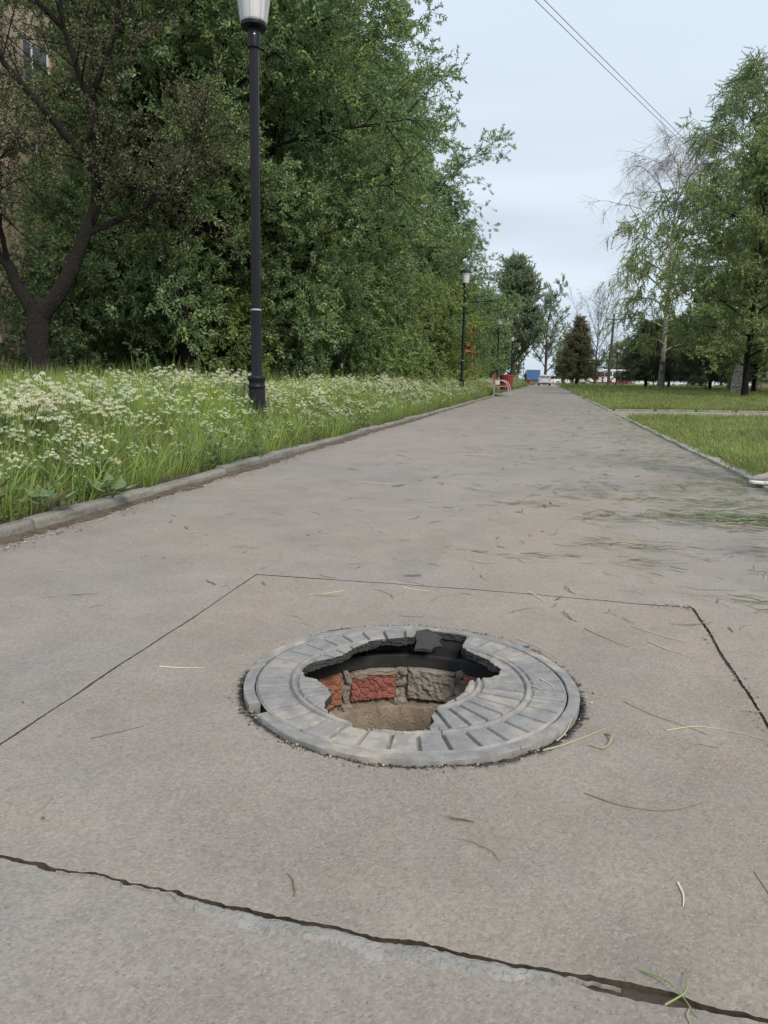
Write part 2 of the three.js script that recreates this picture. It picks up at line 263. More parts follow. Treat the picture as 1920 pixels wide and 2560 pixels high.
{ // curbs, stone by stone
  const r = mulberry(51);
  const curbG = (len, w, h, rad, seed) => {
    const s = new THREE.Shape(), d = 0.16; s.moveTo(-w / 2, -d); s.lineTo(w / 2, -d); s.lineTo(w / 2, h - rad); s.quadraticCurveTo(w / 2, h, w / 2 - rad, h); s.lineTo(-w / 2 + rad, h); s.quadraticCurveTo(-w / 2, h, -w / 2, h - rad); s.closePath();
    const g = new THREE.ExtrudeGeometry(s, { depth: len - 0.022, steps: 10, bevelEnabled: true, bevelSize: 0.004, bevelThickness: 0.006, bevelSegments: 1, curveSegments: 5 });
    const p = g.attributes.position; for (let i = 0; i < p.count; i++) { const x = p.getX(i), y = p.getY(i), z = p.getZ(i); const k = y > h * 0.4 ? 1 : 0.4; p.setXYZ(i, x + 0.004 * nz(z * 9 + seed, y * 20, 281, 3) * k, y + 0.004 * nz(z * 8 + seed, x * 22, 283, 3) * k - (y > h - rad * 1.5 ? 0.012 * Math.max(0, nz(z * 14 + seed * 3, x * 9, 285, 2) - 0.45) : 0), z); }
    g.computeVertexNormals(); return g;
  };
  const L = new THREE.Group(); L.name = 'curb_left'; scene.add(L); tag(L, 'grey concrete curb along the weedy verge', null, null, 'structure');
  const G = [0, 1, 2, 3].map(k => curbG(1, 0.072, 0.044, 0.020, k * 7.7));
  for (let k = 0, z = 1.2; k < 110; k++, z -= 1.0) { const o = mesh('curb_stone', G[k % 4], k % 3 ? M.curb : M.curb2, L); o.position.set(-2.138 + (r() - 0.5) * 0.022 + (z < -4 && z > -10 ? -0.03 : 0), (r() - 0.5) * 0.014, z - 1); o.rotation.set((r() - 0.5) * 0.02, (r() - 0.5) * 0.02, (r() - 0.5) * 0.14); }
  const Rr = new THREE.Group(); Rr.name = 'curb_right'; scene.add(Rr); tag(Rr, 'low pale concrete curb edging the mown lawn', null, null, 'structure');
  const G2 = [0, 1, 2].map(k => curbG(0.5, 0.10, 0.016, 0.008, k * 5.1));
  for (let k = 0, z = 1; k < 190; k++, z -= 0.5) { if (z < -15.0 && z > -18.9) continue; const o = mesh('curb_stone', G2[k % 3], M.curbPale, Rr); o.position.set(1.515 + (r() - 0.5) * 0.014, (r() - 0.5) * 0.01, z - 0.5); o.rotation.set(0, (r() - 0.5) * 0.02, (r() - 0.5) * 0.06); }
  const X = new THREE.Group(); X.name = 'cross_path_curb'; scene.add(X); tag(X, 'thin concrete edging along the far side of the cross path', null, null, 'structure');
  for (let k = 0; k < 11; k++) { const x = 1.6 + k * 1.0, o = mesh('curb_stone', G[k % 4], M.curb, X); o.position.set(x, 0.0, cz1(x) - 0.05); o.rotation.y = Math.PI / 2 + Math.atan(0.40); }
}
console.log('setting done');
//==PART2==
// ------------------------------------------------------------------ THE MANHOLE
const lidTex = tex(1024, (i, j) => {
  const x = i / 1024, y = j / 1024, a = fbm(x * 6, y * 6, 5, 6, 401), b = fbm(x * 40, y * 40, 3, 40, 405), c = hash(i, j, 407), sp = hash(i >> 1, j >> 1, 409) > 0.9935 ? 0.35 : 0, dk = hash(i >> 2, j >> 2, 411) > 0.997 ? -0.3 : 0;
  const dust = sstep(0.47, 0.66, a) * (0.4 + 0.9 * sstep(0.35, 0.65, b));
  const v = 0.62 + 0.34 * (b - 0.5) + 0.16 * (c - 0.5) + sp + dk + 0.12 * (a - 0.5);
  return [S2(lerp(v * 0.95, 1.02 + 0.2 * (c - 0.5), dust * 0.5)), S2(lerp(v * 0.98, 0.95 + 0.2 * (c - 0.5), dust * 0.5)), S2(lerp(v * 1.03, 0.84 + 0.2 * (c - 0.5), dust * 0.5))];
}, true, 1 / 0.8);
const lidBump = tex(512, (i, j) => grey(0.6 * fbm(i / 10, j / 10, 4, 51, 421) + 0.4 * hash(i, j, 423)), false, 1 / 0.4);
M.lid = std({ color: new THREE.Color().setRGB(0.375, 0.352, 0.325), map: lidTex, bumpMap: lidBump, bumpScale: 0.0012, roughness: 0.72 });
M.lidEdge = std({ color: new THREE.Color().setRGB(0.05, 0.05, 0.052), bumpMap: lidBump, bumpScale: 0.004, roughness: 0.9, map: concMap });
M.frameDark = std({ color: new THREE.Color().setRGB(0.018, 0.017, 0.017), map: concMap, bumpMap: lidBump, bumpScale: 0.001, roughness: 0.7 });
const HOLE = [[-.26, .026], [-.261, -.01], [-.255, -.032], [-.218, -.069], [-.201, -.092], [-.19, -.12], [-.183, -.155], [-.157, -.202], [-.131, -.23], [-.087, -.256], [-.053, -.274], [-.052, -.314], [-.029, -.336], [-.01, -.339], [.027, -.332], [.082, -.321], [.078, -.226], [.107, -.193], [.145, -.16], [.18, -.107], [.179, -.062], [.14, -.035], [.117, -.014], [.114, .022], [.113, .051], [.091, .101], [.07, .133], [.064, .155], [.061, .186], [.072, .211], [.064, .241], [.036, .264], [-.007, .271], [-.039, .27], [-.065, .273], [-.093, .254], [-.135, .222], [-.154, .205], [-.162, .167], [-.161, .132], [-.178, .103], [-.214, .063], [-.244, .057]].map(([x, z]) => [x + 0.012, z - 0.009]);
const RL = 0.3405, LT = 0.018, LB = 0.001;          // lid radius, top, underside
{
  const lid = thing('manhole_cover', 'broken grey polymer manhole lid with a large jagged hole in it', 'manhole cover', [MC[0], 0, MC[1]]);
  const S = [-0.028, -0.039], NA = 1500, NR = 96;
  const hit = a => { // distance from S to the outline along angle a
    const dx = Math.cos(a), dz = Math.sin(a); let best = 0;
    for (let i = 0; i < HOLE.length; i++) { const p = HOLE[i], q = HOLE[(i + 1) % HOLE.length], ex = q[0] - p[0], ez = q[1] - p[1], den = dx * ez - dz * ex; if (Math.abs(den) < 1e-9) continue; const t = ((p[0] - S[0]) * ez - (p[1] - S[1]) * ex) / den, u = ((p[0] - S[0]) * dz - (p[1] - S[1]) * dx) / den; if (t > 0 && u >= 0 && u <= 1) best = Math.max(best, t); }
    return best;
  };
  const rout = a => { const b = S[0] * Math.cos(a) + S[1] * Math.sin(a), c = S[0] * S[0] + S[1] * S[1] - RL * RL; return -b + Math.sqrt(b * b - c); };
  const groove = (d, w) => { const q = Math.abs(d) / w; return q < 1 ? 1 - sstep(0.45, 1, q) : 0; };
  const NS = 36;
  const top = (x, z) => {
    const r = Math.hypot(x, z), a = Math.atan2(z, x) + 0.05; let y = LT + 0.0006 * nz(x * 25, z * 25, 431, 2);
    const band = r > 0.2685 && r < 0.333 ? [NS, 0] : r > 0.158 && r < 0.251 ? [NS, 0.5] : r > 0.05 && r < 0.142 ? [NS / 2, 0] : null;
    if (band) { const st = Math.PI * 2 / band[0], k = a / st + band[1], d = (k - Math.round(k)) * st * r; const ends = r > 0.2 ? Math.min((r - (r > 0.26 ? 0.2645 : 0.155)), ((r > 0.26 ? 0.334 : 0.254) - r)) : 0.01; y -= 0.0095 * groove(d, 0.0044) * sstep(0, 0.004, ends); }
    y += 0.002 * groove(r - 0.2595, 0.0070); y -= 0.0048 * (groove(r - 0.2515, 0.0036) + groove(r - 0.2675, 0.0036)); y += 0.0015 * groove(r - 0.152, 0.006); y -= 0.006 * (groove(r - 0.1445, 0.0038) + groove(r - 0.1595, 0.0038)); y -= 0.004 * groove(r - 0.3405, 0.004);
    
    return y;
  };
  const pos = [], uv = [], idx = []; const w = NA + 1, inR = [], lows = [];
  for (let k = 0; k <= NA; k++) { const a = (k % NA) / NA * Math.PI * 2; let r = hit(a); const j = 0.0035 * nz(Math.cos(a) * 24, Math.sin(a) * 24, 441, 3) + 0.0022 * nz(Math.cos(a) * 90, Math.sin(a) * 90, 443, 2); inR.push(Math.min(r + j, rout(a) - 0.004)); }
  for (let i = 0; i <= NR; i++) for (let k = 0; k <= NA; k++) {
    const a = (k % NA) / NA * Math.PI * 2, r = lerp(inR[k], rout(a), i / NR), x = S[0] + Math.cos(a) * r, z = S[1] + Math.sin(a) * r;
    pos.push(x, top(x, z) - (i === 0 ? 0.0022 : 0), z); uv.push(x, z);
  }
  for (let i = 0; i < NR; i++) for (let k = 0; k < NA; k++) { const a = i * w + k; idx.push(a, a + 1, a + w, a + 1, a + w + 1, a + w); }
  mesh('lid_plate', bufGeo(pos, idx, uv), M.lid, lid);
  { // broken face and underside: ragged, darker core of the cast polymer
    const p = [], u = [], ix = [], NB = 10;
    for (let i = 0; i <= NB + 3; i++) for (let k = 0; k <= NA; k++) {
      const a = (k % NA) / NA * Math.PI * 2, ro = rout(a); let r, y;
      if (i <= NB) { const t = i / NB; y = lerp(LT - 0.0022, LB - 0.002 - 0.007 * Math.max(0, nz(Math.cos(a) * 5, Math.sin(a) * 5, 451, 2)), t); r = inR[k] + (t > 0 ? (0.006 * nz(Math.cos(a) * 40 + i * 0.7, Math.sin(a) * 40 + i * 1.3, 453, 3) - 0.006 * t * (0.6 + nz(Math.cos(a) * 6, Math.sin(a) * 6, 455, 2))) : 0); }
      else { const t = (i - NB) / 3; y = LB; r = lerp(inR[k] + 0.012, ro, t); }
      r = Math.min(r, ro - 0.0015); p.push(S[0] + Math.cos(a) * r, y, S[1] + Math.sin(a) * r); u.push(a * 0.3, y);
    }
    for (let i = 0; i < NB + 3; i++) for (let k = 0; k < NA; k++) { const a = i * w + k; ix.push(a, a + w, a + 1, a + 1, a + w, a + w + 1); }
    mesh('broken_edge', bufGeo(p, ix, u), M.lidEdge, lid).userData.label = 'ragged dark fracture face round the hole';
  }
  { // torn flap still hanging at the back
    const sh = new THREE.Shape([[-0.036, 0.0], [-0.03, 0.012], [0.0, 0.018], [0.022, 0.010], [0.036, 0.004], [0.030, -0.012], [0.037, -0.026], [0.018, -0.030], [0.010, -0.044], [-0.012, -0.040], [-0.030, -0.046], [-0.027, -0.022]].map(q => new THREE.Vector2(...q)));
    let g = new THREE.ExtrudeGeometry(sh, { depth: 0.007, bevelEnabled: true, bevelSize: 0.002, bevelThickness: 0.002, bevelSegments: 1 }); const q = g.attributes.position;
    for (let i = 0; i < q.count; i++) { const x = q.getX(i), y = q.getY(i), z = q.getZ(i); q.setXYZ(i, x + 0.003 * nz(x * 90 + z * 200, y * 90, 461, 2), y + 0.003 * nz(x * 90, y * 90 + z * 200, 463, 2), z + 0.004 * nz(x * 50, y * 50, 465, 2)); }
    g.computeVertexNormals(); const o = mesh('torn_flap', g, M.lidEdge, lid); o.position.set(-0.010, 0.004, -0.318); o.rotation.set(-1.0, 0.12, 0.08);
  }
}
// closed profile swept along an arc, with end caps
function sweepArc(prof, p0, len, segs, caps) {
  const pos = [], uv = [], idx = [], n = prof.length;
  for (let i = 0; i <= segs; i++) { const f = p0 + len * i / segs; for (let k = 0; k <= n; k++) { const [r, y] = prof[k % n], j = 0.0012 * nz(f * 14, k, 471, 2); pos.push(Math.sin(f) * (r + j), y, Math.cos(f) * (r + j)); uv.push(f * 0.36, y + r); } }
  for (let i = 0; i < segs; i++) for (let k = 0; k < n; k++) { const a = i * (n + 1) + k; idx.push(a, a + n + 1, a + 1, a + 1, a + n + 1, a + n + 2); }
  const g = bufGeo(pos, idx, uv);
  if (!caps) return g;
  const cs = [g];
  for (const e of [0, 1]) { const s = new THREE.ShapeGeometry(new THREE.Shape(prof.map(p => new THREE.Vector2(...p)))); const q = s.attributes.position, f = p0 + len * e; for (let i = 0; i < q.count; i++) { const r = q.getX(i), y = q.getY(i); q.setXYZ(i, Math.sin(f) * r + 0.002 * nz(r * 90, y * 90, 473, 2), y, Math.cos(f) * r); } s.computeVertexNormals(); cs.push(s); }
  return merge(cs);
}
const crease = g => toCreasedNormals(g, 0.5);
{
  const fr = thing('manhole_housing', 'round dark grey manhole frame set in the asphalt, chipped at one side', 'manhole housing', [MC[0], 0, MC[1]]);
  const g0 = -45.9 * RAD, gl = (360 - 7.9) * RAD;
  mesh('rim', crease(sweepArc([[0.3435, -0.02], [0.3675, -0.02], [0.3675, 0.0155], [0.3660, 0.0178], [0.3452, 0.0178], [0.3435, 0.0160]], g0, gl, 240, true)), M.lid, fr);
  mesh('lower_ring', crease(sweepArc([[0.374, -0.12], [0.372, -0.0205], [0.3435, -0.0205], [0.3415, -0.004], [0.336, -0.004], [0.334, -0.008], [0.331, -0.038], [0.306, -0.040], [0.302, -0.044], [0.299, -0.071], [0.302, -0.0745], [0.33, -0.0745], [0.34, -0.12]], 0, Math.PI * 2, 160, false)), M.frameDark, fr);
  // ribs inside the housing behind the ledge
  for (let k = 0; k < 16; k++) { const f = (k + 0.4) / 16 * Math.PI * 2, o = mesh('rib', box(0.006, 0.021, 0.022, 0, -0.0295, 0.3185, 0.002), M.frameDark, fr); o.rotation.y = f; }
}
{ // shaft: brick course on a concrete ring
  const sh = new THREE.Group(); sh.name = 'manhole_shaft'; sh.position.set(MC[0], 0, MC[1]); scene.add(sh); tag(sh, 'brick and concrete shaft below the broken manhole', null, null, 'structure');
  M.mortar = std({ color: new THREE.Color().setRGB(0.30, 0.27, 0.235), map: concMap, bumpMap: concBump, bumpScale: 0.006, roughness: 1 });
  M.shaftConc = std({ color: new THREE.Color().setRGB(0.33, 0.275, 0.225), map: tex(512, (i, j) => { const a = fbm(i / 64, j / 90, 5, 8, 511), b = hash(i, j, 513), c = fbm(i / 20, j / 8, 3, 25, 515), v = 0.5 + 0.55 * a + 0.16 * (b - 0.5) + 0.15 * (c - 0.5); return [S2(v), S2(v * 0.97), S2(v * 0.9)]; }), bumpMap: concBump, bumpScale: 0.004, roughness: 0.95 });
  const cyl = (prof, segs, amp, f, seed) => { const pos = [], uv = [], idx = [], n = prof.length; for (let i = 0; i <= segs; i++) { const a = i / segs * Math.PI * 2; prof.forEach(([r, y, q = 1], k) => { const d = amp * q * nz(Math.sin(a) * f + y * f * 2.1, Math.cos(a) * f + y * f * 3.3, seed, 4); pos.push(Math.sin(a) * (r + d), y + d * 0.5, Math.cos(a) * (r + d)); uv.push(a * 1.0, (y + r) * 3); }); } for (let i = 0; i < segs; i++) for (let k = 0; k < n - 1; k++) { const a = i * n + k; idx.push(a, a + 1, a + n, a + 1, a + n + 1, a + n); } return bufGeo(pos, idx, uv); };
  const mp = []; for (let i = 0; i <= 26; i++) mp.push([0.300 - 0.003 * Math.sin(i / 26 * 3.14), lerp(-0.073, -0.172, i / 26)]);
  mesh('mortar', cyl(mp, 420, 0.016, 34, 521), M.mortar, sh);
  const cp = []; for (let i = 0; i <= 8; i++) cp.push([lerp(0.315, 0.274, i / 8), -0.168 - 0.002 * i / 8]); cp.push([0.268, -0.173, 1.2]); for (let i = 1; i <= 30; i++) cp.push([0.267 + 0.0004 * i, -0.173 - i * 0.035, 0.6]);
  mesh('concrete_ring', cyl(cp, 300, 0.007, 18, 525), M.shaftConc, sh);
  const flg = new THREE.CircleGeometry(0.29, 40); flg.rotateX(-Math.PI / 2); flg.translate(0, -1.2, 0); mesh('shaft_floor', flg, M.soil, sh);
  // bricks with a cast cobble face
  const brickMat = (r, g, b, s) => std({ color: new THREE.Color().setRGB(r, g, b), map: tex(256, (i, j) => { const a = fbm(i / 32, j / 32, 4, 8, s), c = hash(i, j, s + 1), m = sstep(0.55, 0.7, fbm(i / 22, j / 22, 3, 11, s + 3)), v = 0.7 + 0.5 * (a - 0.5) + 0.25 * (c - 0.5); return [S2(lerp(v, 0.62, m * 0.5)), S2(lerp(v * 0.93, 0.75, m * 0.5)), S2(lerp(v * 0.9, 0.85, m * 0.5))]; }, true, 6), roughness: 0.95 });
  const BR = [brickMat(0.36, 0.135, 0.105, 531), brickMat(0.36, 0.165, 0.105, 541), brickMat(0.34, 0.125, 0.10, 551)];
  const brickG = (wd, hh, seed, cobble) => {
    const r = mulberry(seed), nx = 84, ny = 54, pts = [], sp = 0.0185; 
    for (let y = -hh / 2 - sp; y < hh / 2 + sp; y += sp * 0.9) for (let x = -wd / 2 - sp; x < wd / 2 + sp; x += sp) pts.push([x + (r() - 0.5) * sp * 0.9, y + (r() - 0.5) * sp * 0.9, 0.75 + r() * 0.5]);
    const pos = [], uv = [], idx = [], dep = 0.05;
    const add = (x, y, z) => { pos.push(x, y, z); uv.push(x, y + z); };
    for (let j = 0; j <= ny; j++) for (let i = 0; i <= nx; i++) {
      let u = i / nx * 2 - 1, v = j / ny * 2 - 1; const x = u * wd / 2, y = v * hh / 2; let z;
      if (cobble) { let d1 = 9, d2 = 9; for (const p of pts) { const d = Math.hypot(x - p[0], y - p[1]) / p[2]; if (d < d1) { d2 = d1; d1 = d; } else if (d < d2) d2 = d; } const e = (d2 - d1) / sp; z = 0.0034 * sstep(0.0, 0.2, e) + 0.0030 * Math.max(0, 1 - d1 / sp) + 0.0012 * nz(x * 160, y * 160, seed + 3, 2); }
      else z = 0.006 + 0.007 * nz(x * 40, y * 40, seed + 5, 4) + 0.004 * nz(x * 130, y * 130, seed + 7, 2);
      const ed = Math.min(1 - Math.abs(u), (1 - Math.abs(v)) * hh / wd); z -= 0.009 * (1 - sstep(0, 0.06, ed)); 
      const kx = 1 + 0.02 * nz(v * 4, seed, 561, 2), ky = 1 + 0.03 * nz(u * 4, seed, 563, 2);
      add(x * kx, y * ky, z);
    }
    const w = nx + 1; for (let j = 0; j < ny; j++) for (let i = 0; i < nx; i++) { const a = j * w + i; idx.push(a, a + 1, a + w, a + 1, a + w + 1, a + w); }
    const loop = []; for (let i = 0; i <= nx; i++) loop.push(i); for (let j = 1; j <= ny; j++) loop.push(j * w + nx); for (let i = nx - 1; i >= 0; i--) loop.push(ny * w + i); for (let j = ny - 1; j >= 0; j--) loop.push(j * w);
    const b0 = pos.length / 3; for (const k of loop) add(pos[k * 3], pos[k * 3 + 1], -dep);
    for (let k = 0; k < loop.length - 1; k++) idx.push(loop[k], b0 + k, loop[k + 1], loop[k + 1], b0 + k, b0 + k + 1);
    return bufGeo(pos, idx, uv);
  };
  const wds = [0.126, 0.128, 0.128], gs = [brickG(0.126, 0.080, 571, true), brickG(0.130, 0.082, 581, true), brickG(0.128, 0.084, 591, false)];
  const at = [[-29, 0, 0], [1.5, 2, 3], [-59, 1, 1], [31, 2, 0], [61, 0, 2], [91, 1, 1], [121, 0, 0], [151, 1, 2], [181, 0, 0], [211, 1, 2], [241, 0, 1], [271, 1, 0]];
  M.brickGrey = std({ color: new THREE.Color().setRGB(0.27, 0.245, 0.215), map: concMap, bumpMap: concBump, bumpScale: 0.004, roughness: 1 });
  for (const [deg, gi, mi] of at) {
    const a = deg * RAD, o = mesh('brick', gs[gi], mi === 3 ? M.brickGrey : BR[mi], sh), R = 0.2865;
    o.position.set(Math.sin(a) * R, -0.1165 + (deg === 1.5 ? 0.001 : 0), -Math.cos(a) * R); o.rotation.y = -a; o.rotation.z = (hash(deg + 400, 1, 5) - 0.5) * 0.05;
    if (mi === 3) o.userData.label = 'brick coated in rough grey mortar';
  }
  // mortar squeezed out between and over the bricks
  const lumpG = seed => { const g = mergeVertices(new THREE.IcosahedronGeometry(1, 4).deleteAttribute('uv').deleteAttribute('normal')), q = g.attributes.position, uvv = []; for (let i = 0; i < q.count; i++) { const x = q.getX(i), y = q.getY(i), z = q.getZ(i), f = 1 + 0.35 * nz(x * 2 + seed, y * 2 + z * 1.7, seed, 3) + 0.18 * nz(x * 6 + z * 3, y * 6 + seed, seed + 1, 2); q.setXYZ(i, x * f, y * f, z * f); uvv.push(x * 0.05, y * 0.05); } g.setAttribute('uv', new THREE.Float32BufferAttribute(uvv, 2)); g.computeVertexNormals(); return g; };
  const LG = [601, 611, 621].map(lumpG), r = mulberry(631);
  for (let k = 0; k < 12; k++) { const a = (-14 + k * 30) * RAD; for (let m = 0; m < 3; m++) { const o = mesh('mortar_lump', LG[(k + m) % 3], M.mortar, sh), y = -0.085 - m * 0.036, R = 0.2945; o.position.set(Math.sin(a) * R, y, -Math.cos(a) * R); o.rotation.y = -a; o.scale.set(0.006 + r() * 0.008, 0.008 + r() * 0.016, 0.004 + r() * 0.004); o.rotation.z = r() * 2; o.position.x += (r() - 0.5) * 0.012; o.position.y += (r() - 0.5) * 0.02; } }
  for (const [deg, y, sx, sy, sz] of [[-26, -0.080, 0.05, 0.010, 0.010], [-36, -0.083, 0.03, 0.011, 0.009], [-15, -0.165, 0.022, 0.014, 0.016], [17, -0.150, 0.014, 0.02, 0.012], [-44, -0.167, 0.02, 0.012, 0.014], [5, -0.172, 0.03, 0.008, 0.014]]) { const a = deg * RAD, o = mesh('mortar_lump', LG[Math.abs(deg) % 3], M.mortar, sh), R = 0.288; o.position.set(Math.sin(a) * R, y, -Math.cos(a) * R); o.rotation.y = -a; o.scale.set(sx, sy, sz); }
}
{ // black crumbs of bitumen and grit in the seam round the frame
  const r = mulberry(641), g = new THREE.DodecahedronGeometry(1, 0), im = new THREE.InstancedMesh(g, std({ color: 0xffffff, roughness: 1 }), 900), m = new THREE.Matrix4(), q = new THREE.Quaternion(), e = new THREE.Euler(), c = new THREE.Color();
  for (let k = 0; k < 900; k++) {
    const a = r() * Math.PI * 2, spread = 0.006 + 0.016 * r() * r(), R = 0.370 + spread * r() + (k % 12 === 0 ? 0.02 * r() : 0), x = MC[0] + Math.cos(a) * R, z = MC[1] + Math.sin(a) * R, s = 0.0008 + 0.0022 * r() * r();
    e.set(r() * 6, r() * 6, r() * 6); m.compose(V(x, slabY(x, z, true) + s * 0.3 + (R < 0.375 ? 0.002 : 0), z), q.setFromEuler(e), V(s, s * 0.7, s * 1.2)); im.setMatrixAt(k, m);
    const t = r(); c.setRGB(...(t < 0.78 ? [0.04, 0.037, 0.034] : t < 0.93 ? [0.11, 0.095, 0.08] : [0.32, 0.29, 0.25])); im.setColorAt(k, c);
  }
  im.name = 'seam_grit'; im.castShadow = im.receiveShadow = true; scene.add(im); tag(im, 'black grit and crumbs along the manhole seam', 'grit', null, 'stuff');
}
console.log('manhole done');
// ------------------------------------------------------------------ VEGETATION
const tint3 = (a, b, t) => [lerp(a[0], b[0], t), lerp(a[1], b[1], t), lerp(a[2], b[2], t)];
// raw triangle soup with colour, for leaves and blades
class Soup {
  constructor() { this.p = []; this.c = []; }
  tri(a, b, c, col) { this.p.push(a.x, a.y, a.z, b.x, b.y, b.z, c.x, c.y, c.z); for (let i = 0; i < 3; i++) this.c.push(...col); }
  leaf(base, dir, side, len, wid, curl, col) {          // folded leaf of four faces
    const n = dir.clone().cross(side).normalize();
    const mid = base.clone().addScaledVector(dir, len * 0.45).addScaledVector(n, curl * len * 0.35), tip = base.clone().addScaledVector(dir, len).addScaledVector(n, -curl * len * 0.5);
    const L = mid.clone().addScaledVector(side, wid / 2).addScaledVector(n, wid * 0.22), R = mid.clone().addScaledVector(side, -wid / 2).addScaledVector(n, wid * 0.22);
    const c2 = col.map(v => v * 0.92); this.tri(base, mid, L, col); this.tri(base, R, mid, c2); this.tri(L, mid, tip, col); this.tri(mid, R, tip, c2);
  }
  blade(base, az, len, wid, bend, col, segs = 3, colTip = col) {   // grass blade arching over
    const out = V(Math.cos(az), 0, Math.sin(az)), side = V(-Math.sin(az), 0, Math.cos(az)); let prevL, prevR;
    for (let i = 0; i <= segs; i++) {
      const t = i / segs, a = bend * t, p = base.clone().addScaledVector(out, len * (bend > 0.01 ? (1 - Math.cos(a)) / bend : 0)).add(V(0, len * (bend > 0.01 ? Math.sin(a) / bend : t), 0)), w = wid * (1 - t * t * 0.95) / 2, c = tint3(col, colTip, t);
      const L = p.clone().addScaledVector(side, w), R = p.clone().addScaledVector(side, -w);
      if (i) { this.tri(prevL, prevR, R, c); if (i < segs) this.tri(prevL, R, L, c); } prevL = L; prevR = R;
    }
  }
  stem(pts, r, col) { for (let i = 0; i < pts.length - 1; i++) { const a = pts[i], b = pts[i + 1]; for (let k = 0; k < 3; k++) { const f = k * 2.094, g = f + 2.094, A = a.clone().add(V(Math.cos(f) * r, 0, Math.sin(f) * r)), B = a.clone().add(V(Math.cos(g) * r, 0, Math.sin(g) * r)), C = b.clone().add(V(Math.cos(f) * r * 0.7, 0, Math.sin(f) * r * 0.7)), D = b.clone().add(V(Math.cos(g) * r * 0.7, 0, Math.sin(g) * r * 0.7)); this.tri(A, B, C, col); this.tri(B, D, C, col); } } }
  geo() { const g = new THREE.BufferGeometry(); g.setAttribute('position', new THREE.Float32BufferAttribute(this.p, 3)); g.setAttribute('color', new THREE.Float32BufferAttribute(this.c, 3)); g.computeVertexNormals(); return g; }
}
const rv = r => { const z = r() * 2 - 1, a = r() * 6.283, s = Math.sqrt(1 - z * z); return V(Math.cos(a) * s, z, Math.sin(a) * s); };
// leafy twig pointing along +Y
function twigGeo(seed, n, L, leafL, leafW, curl, spread, stemCol = [0.09, 0.075, 0.05], paleUnder = 0.25) {
  const r = mulberry(seed), s = new Soup(), bend = V((r() - 0.5) * 0.5, 0, (r() - 0.5) * 0.5);
  const at = t => V(bend.x * L * t * t, L * t * (1 - 0.15 * t), bend.z * L * t * t);
  s.stem([at(0), at(0.5), at(1)], L * 0.012 + 0.0012, stemCol);
  for (let k = 0; k < n; k++) {
    const t = 0.12 + 0.88 * (k + 0.5) / n, az = k * 2.4 + r(), p = at(t), out = V(Math.cos(az), 0, Math.sin(az)), d = out.clone().multiplyScalar(spread).add(V(0, 0.55 + 0.3 * r(), 0)).add(rv(r).multiplyScalar(0.35)).normalize();
    const side = d.clone().cross(rv(r)).normalize(), q = 0.65 + 0.6 * r(), pale = r() < paleUnder ? 1.55 : 1, v = (0.72 + 0.5 * r()) * pale;
    s.leaf(p, d, side, leafL * q, leafW * q, curl * (0.4 + r()), [v * (0.95 + 0.1 * r()) * (pale > 1 ? 1.08 : 1), v, v * (0.9 + 0.2 * r()) * (pale > 1 ? 1.25 : 1)]);
  }
  return s.geo();
}
const _m = new THREE.Matrix4(), _q = new THREE.Quaternion(), _c = new THREE.Color(), _up = V(0, 1, 0);
function instanced(name, g, m, list, parent, kind) {     // list of [pos, dir, roll, scale, colour]
  const im = new THREE.InstancedMesh(g, m, list.length), q2 = new THREE.Quaternion();
  list.forEach(([p, d, roll, s, c], i) => { _q.setFromUnitVectors(_up, d); q2.setFromAxisAngle(_up, roll); _q.multiply(q2); _m.compose(p, _q, typeof s === 'number' ? V(s, s, s) : s); im.setMatrixAt(i, _m); im.setColorAt(i, _c.setRGB(...c)); });
  im.name = parent ? name : numbered(name); im.castShadow = im.receiveShadow = true; if (kind) im.userData.kind = kind; (parent || scene).add(im); return im;
}
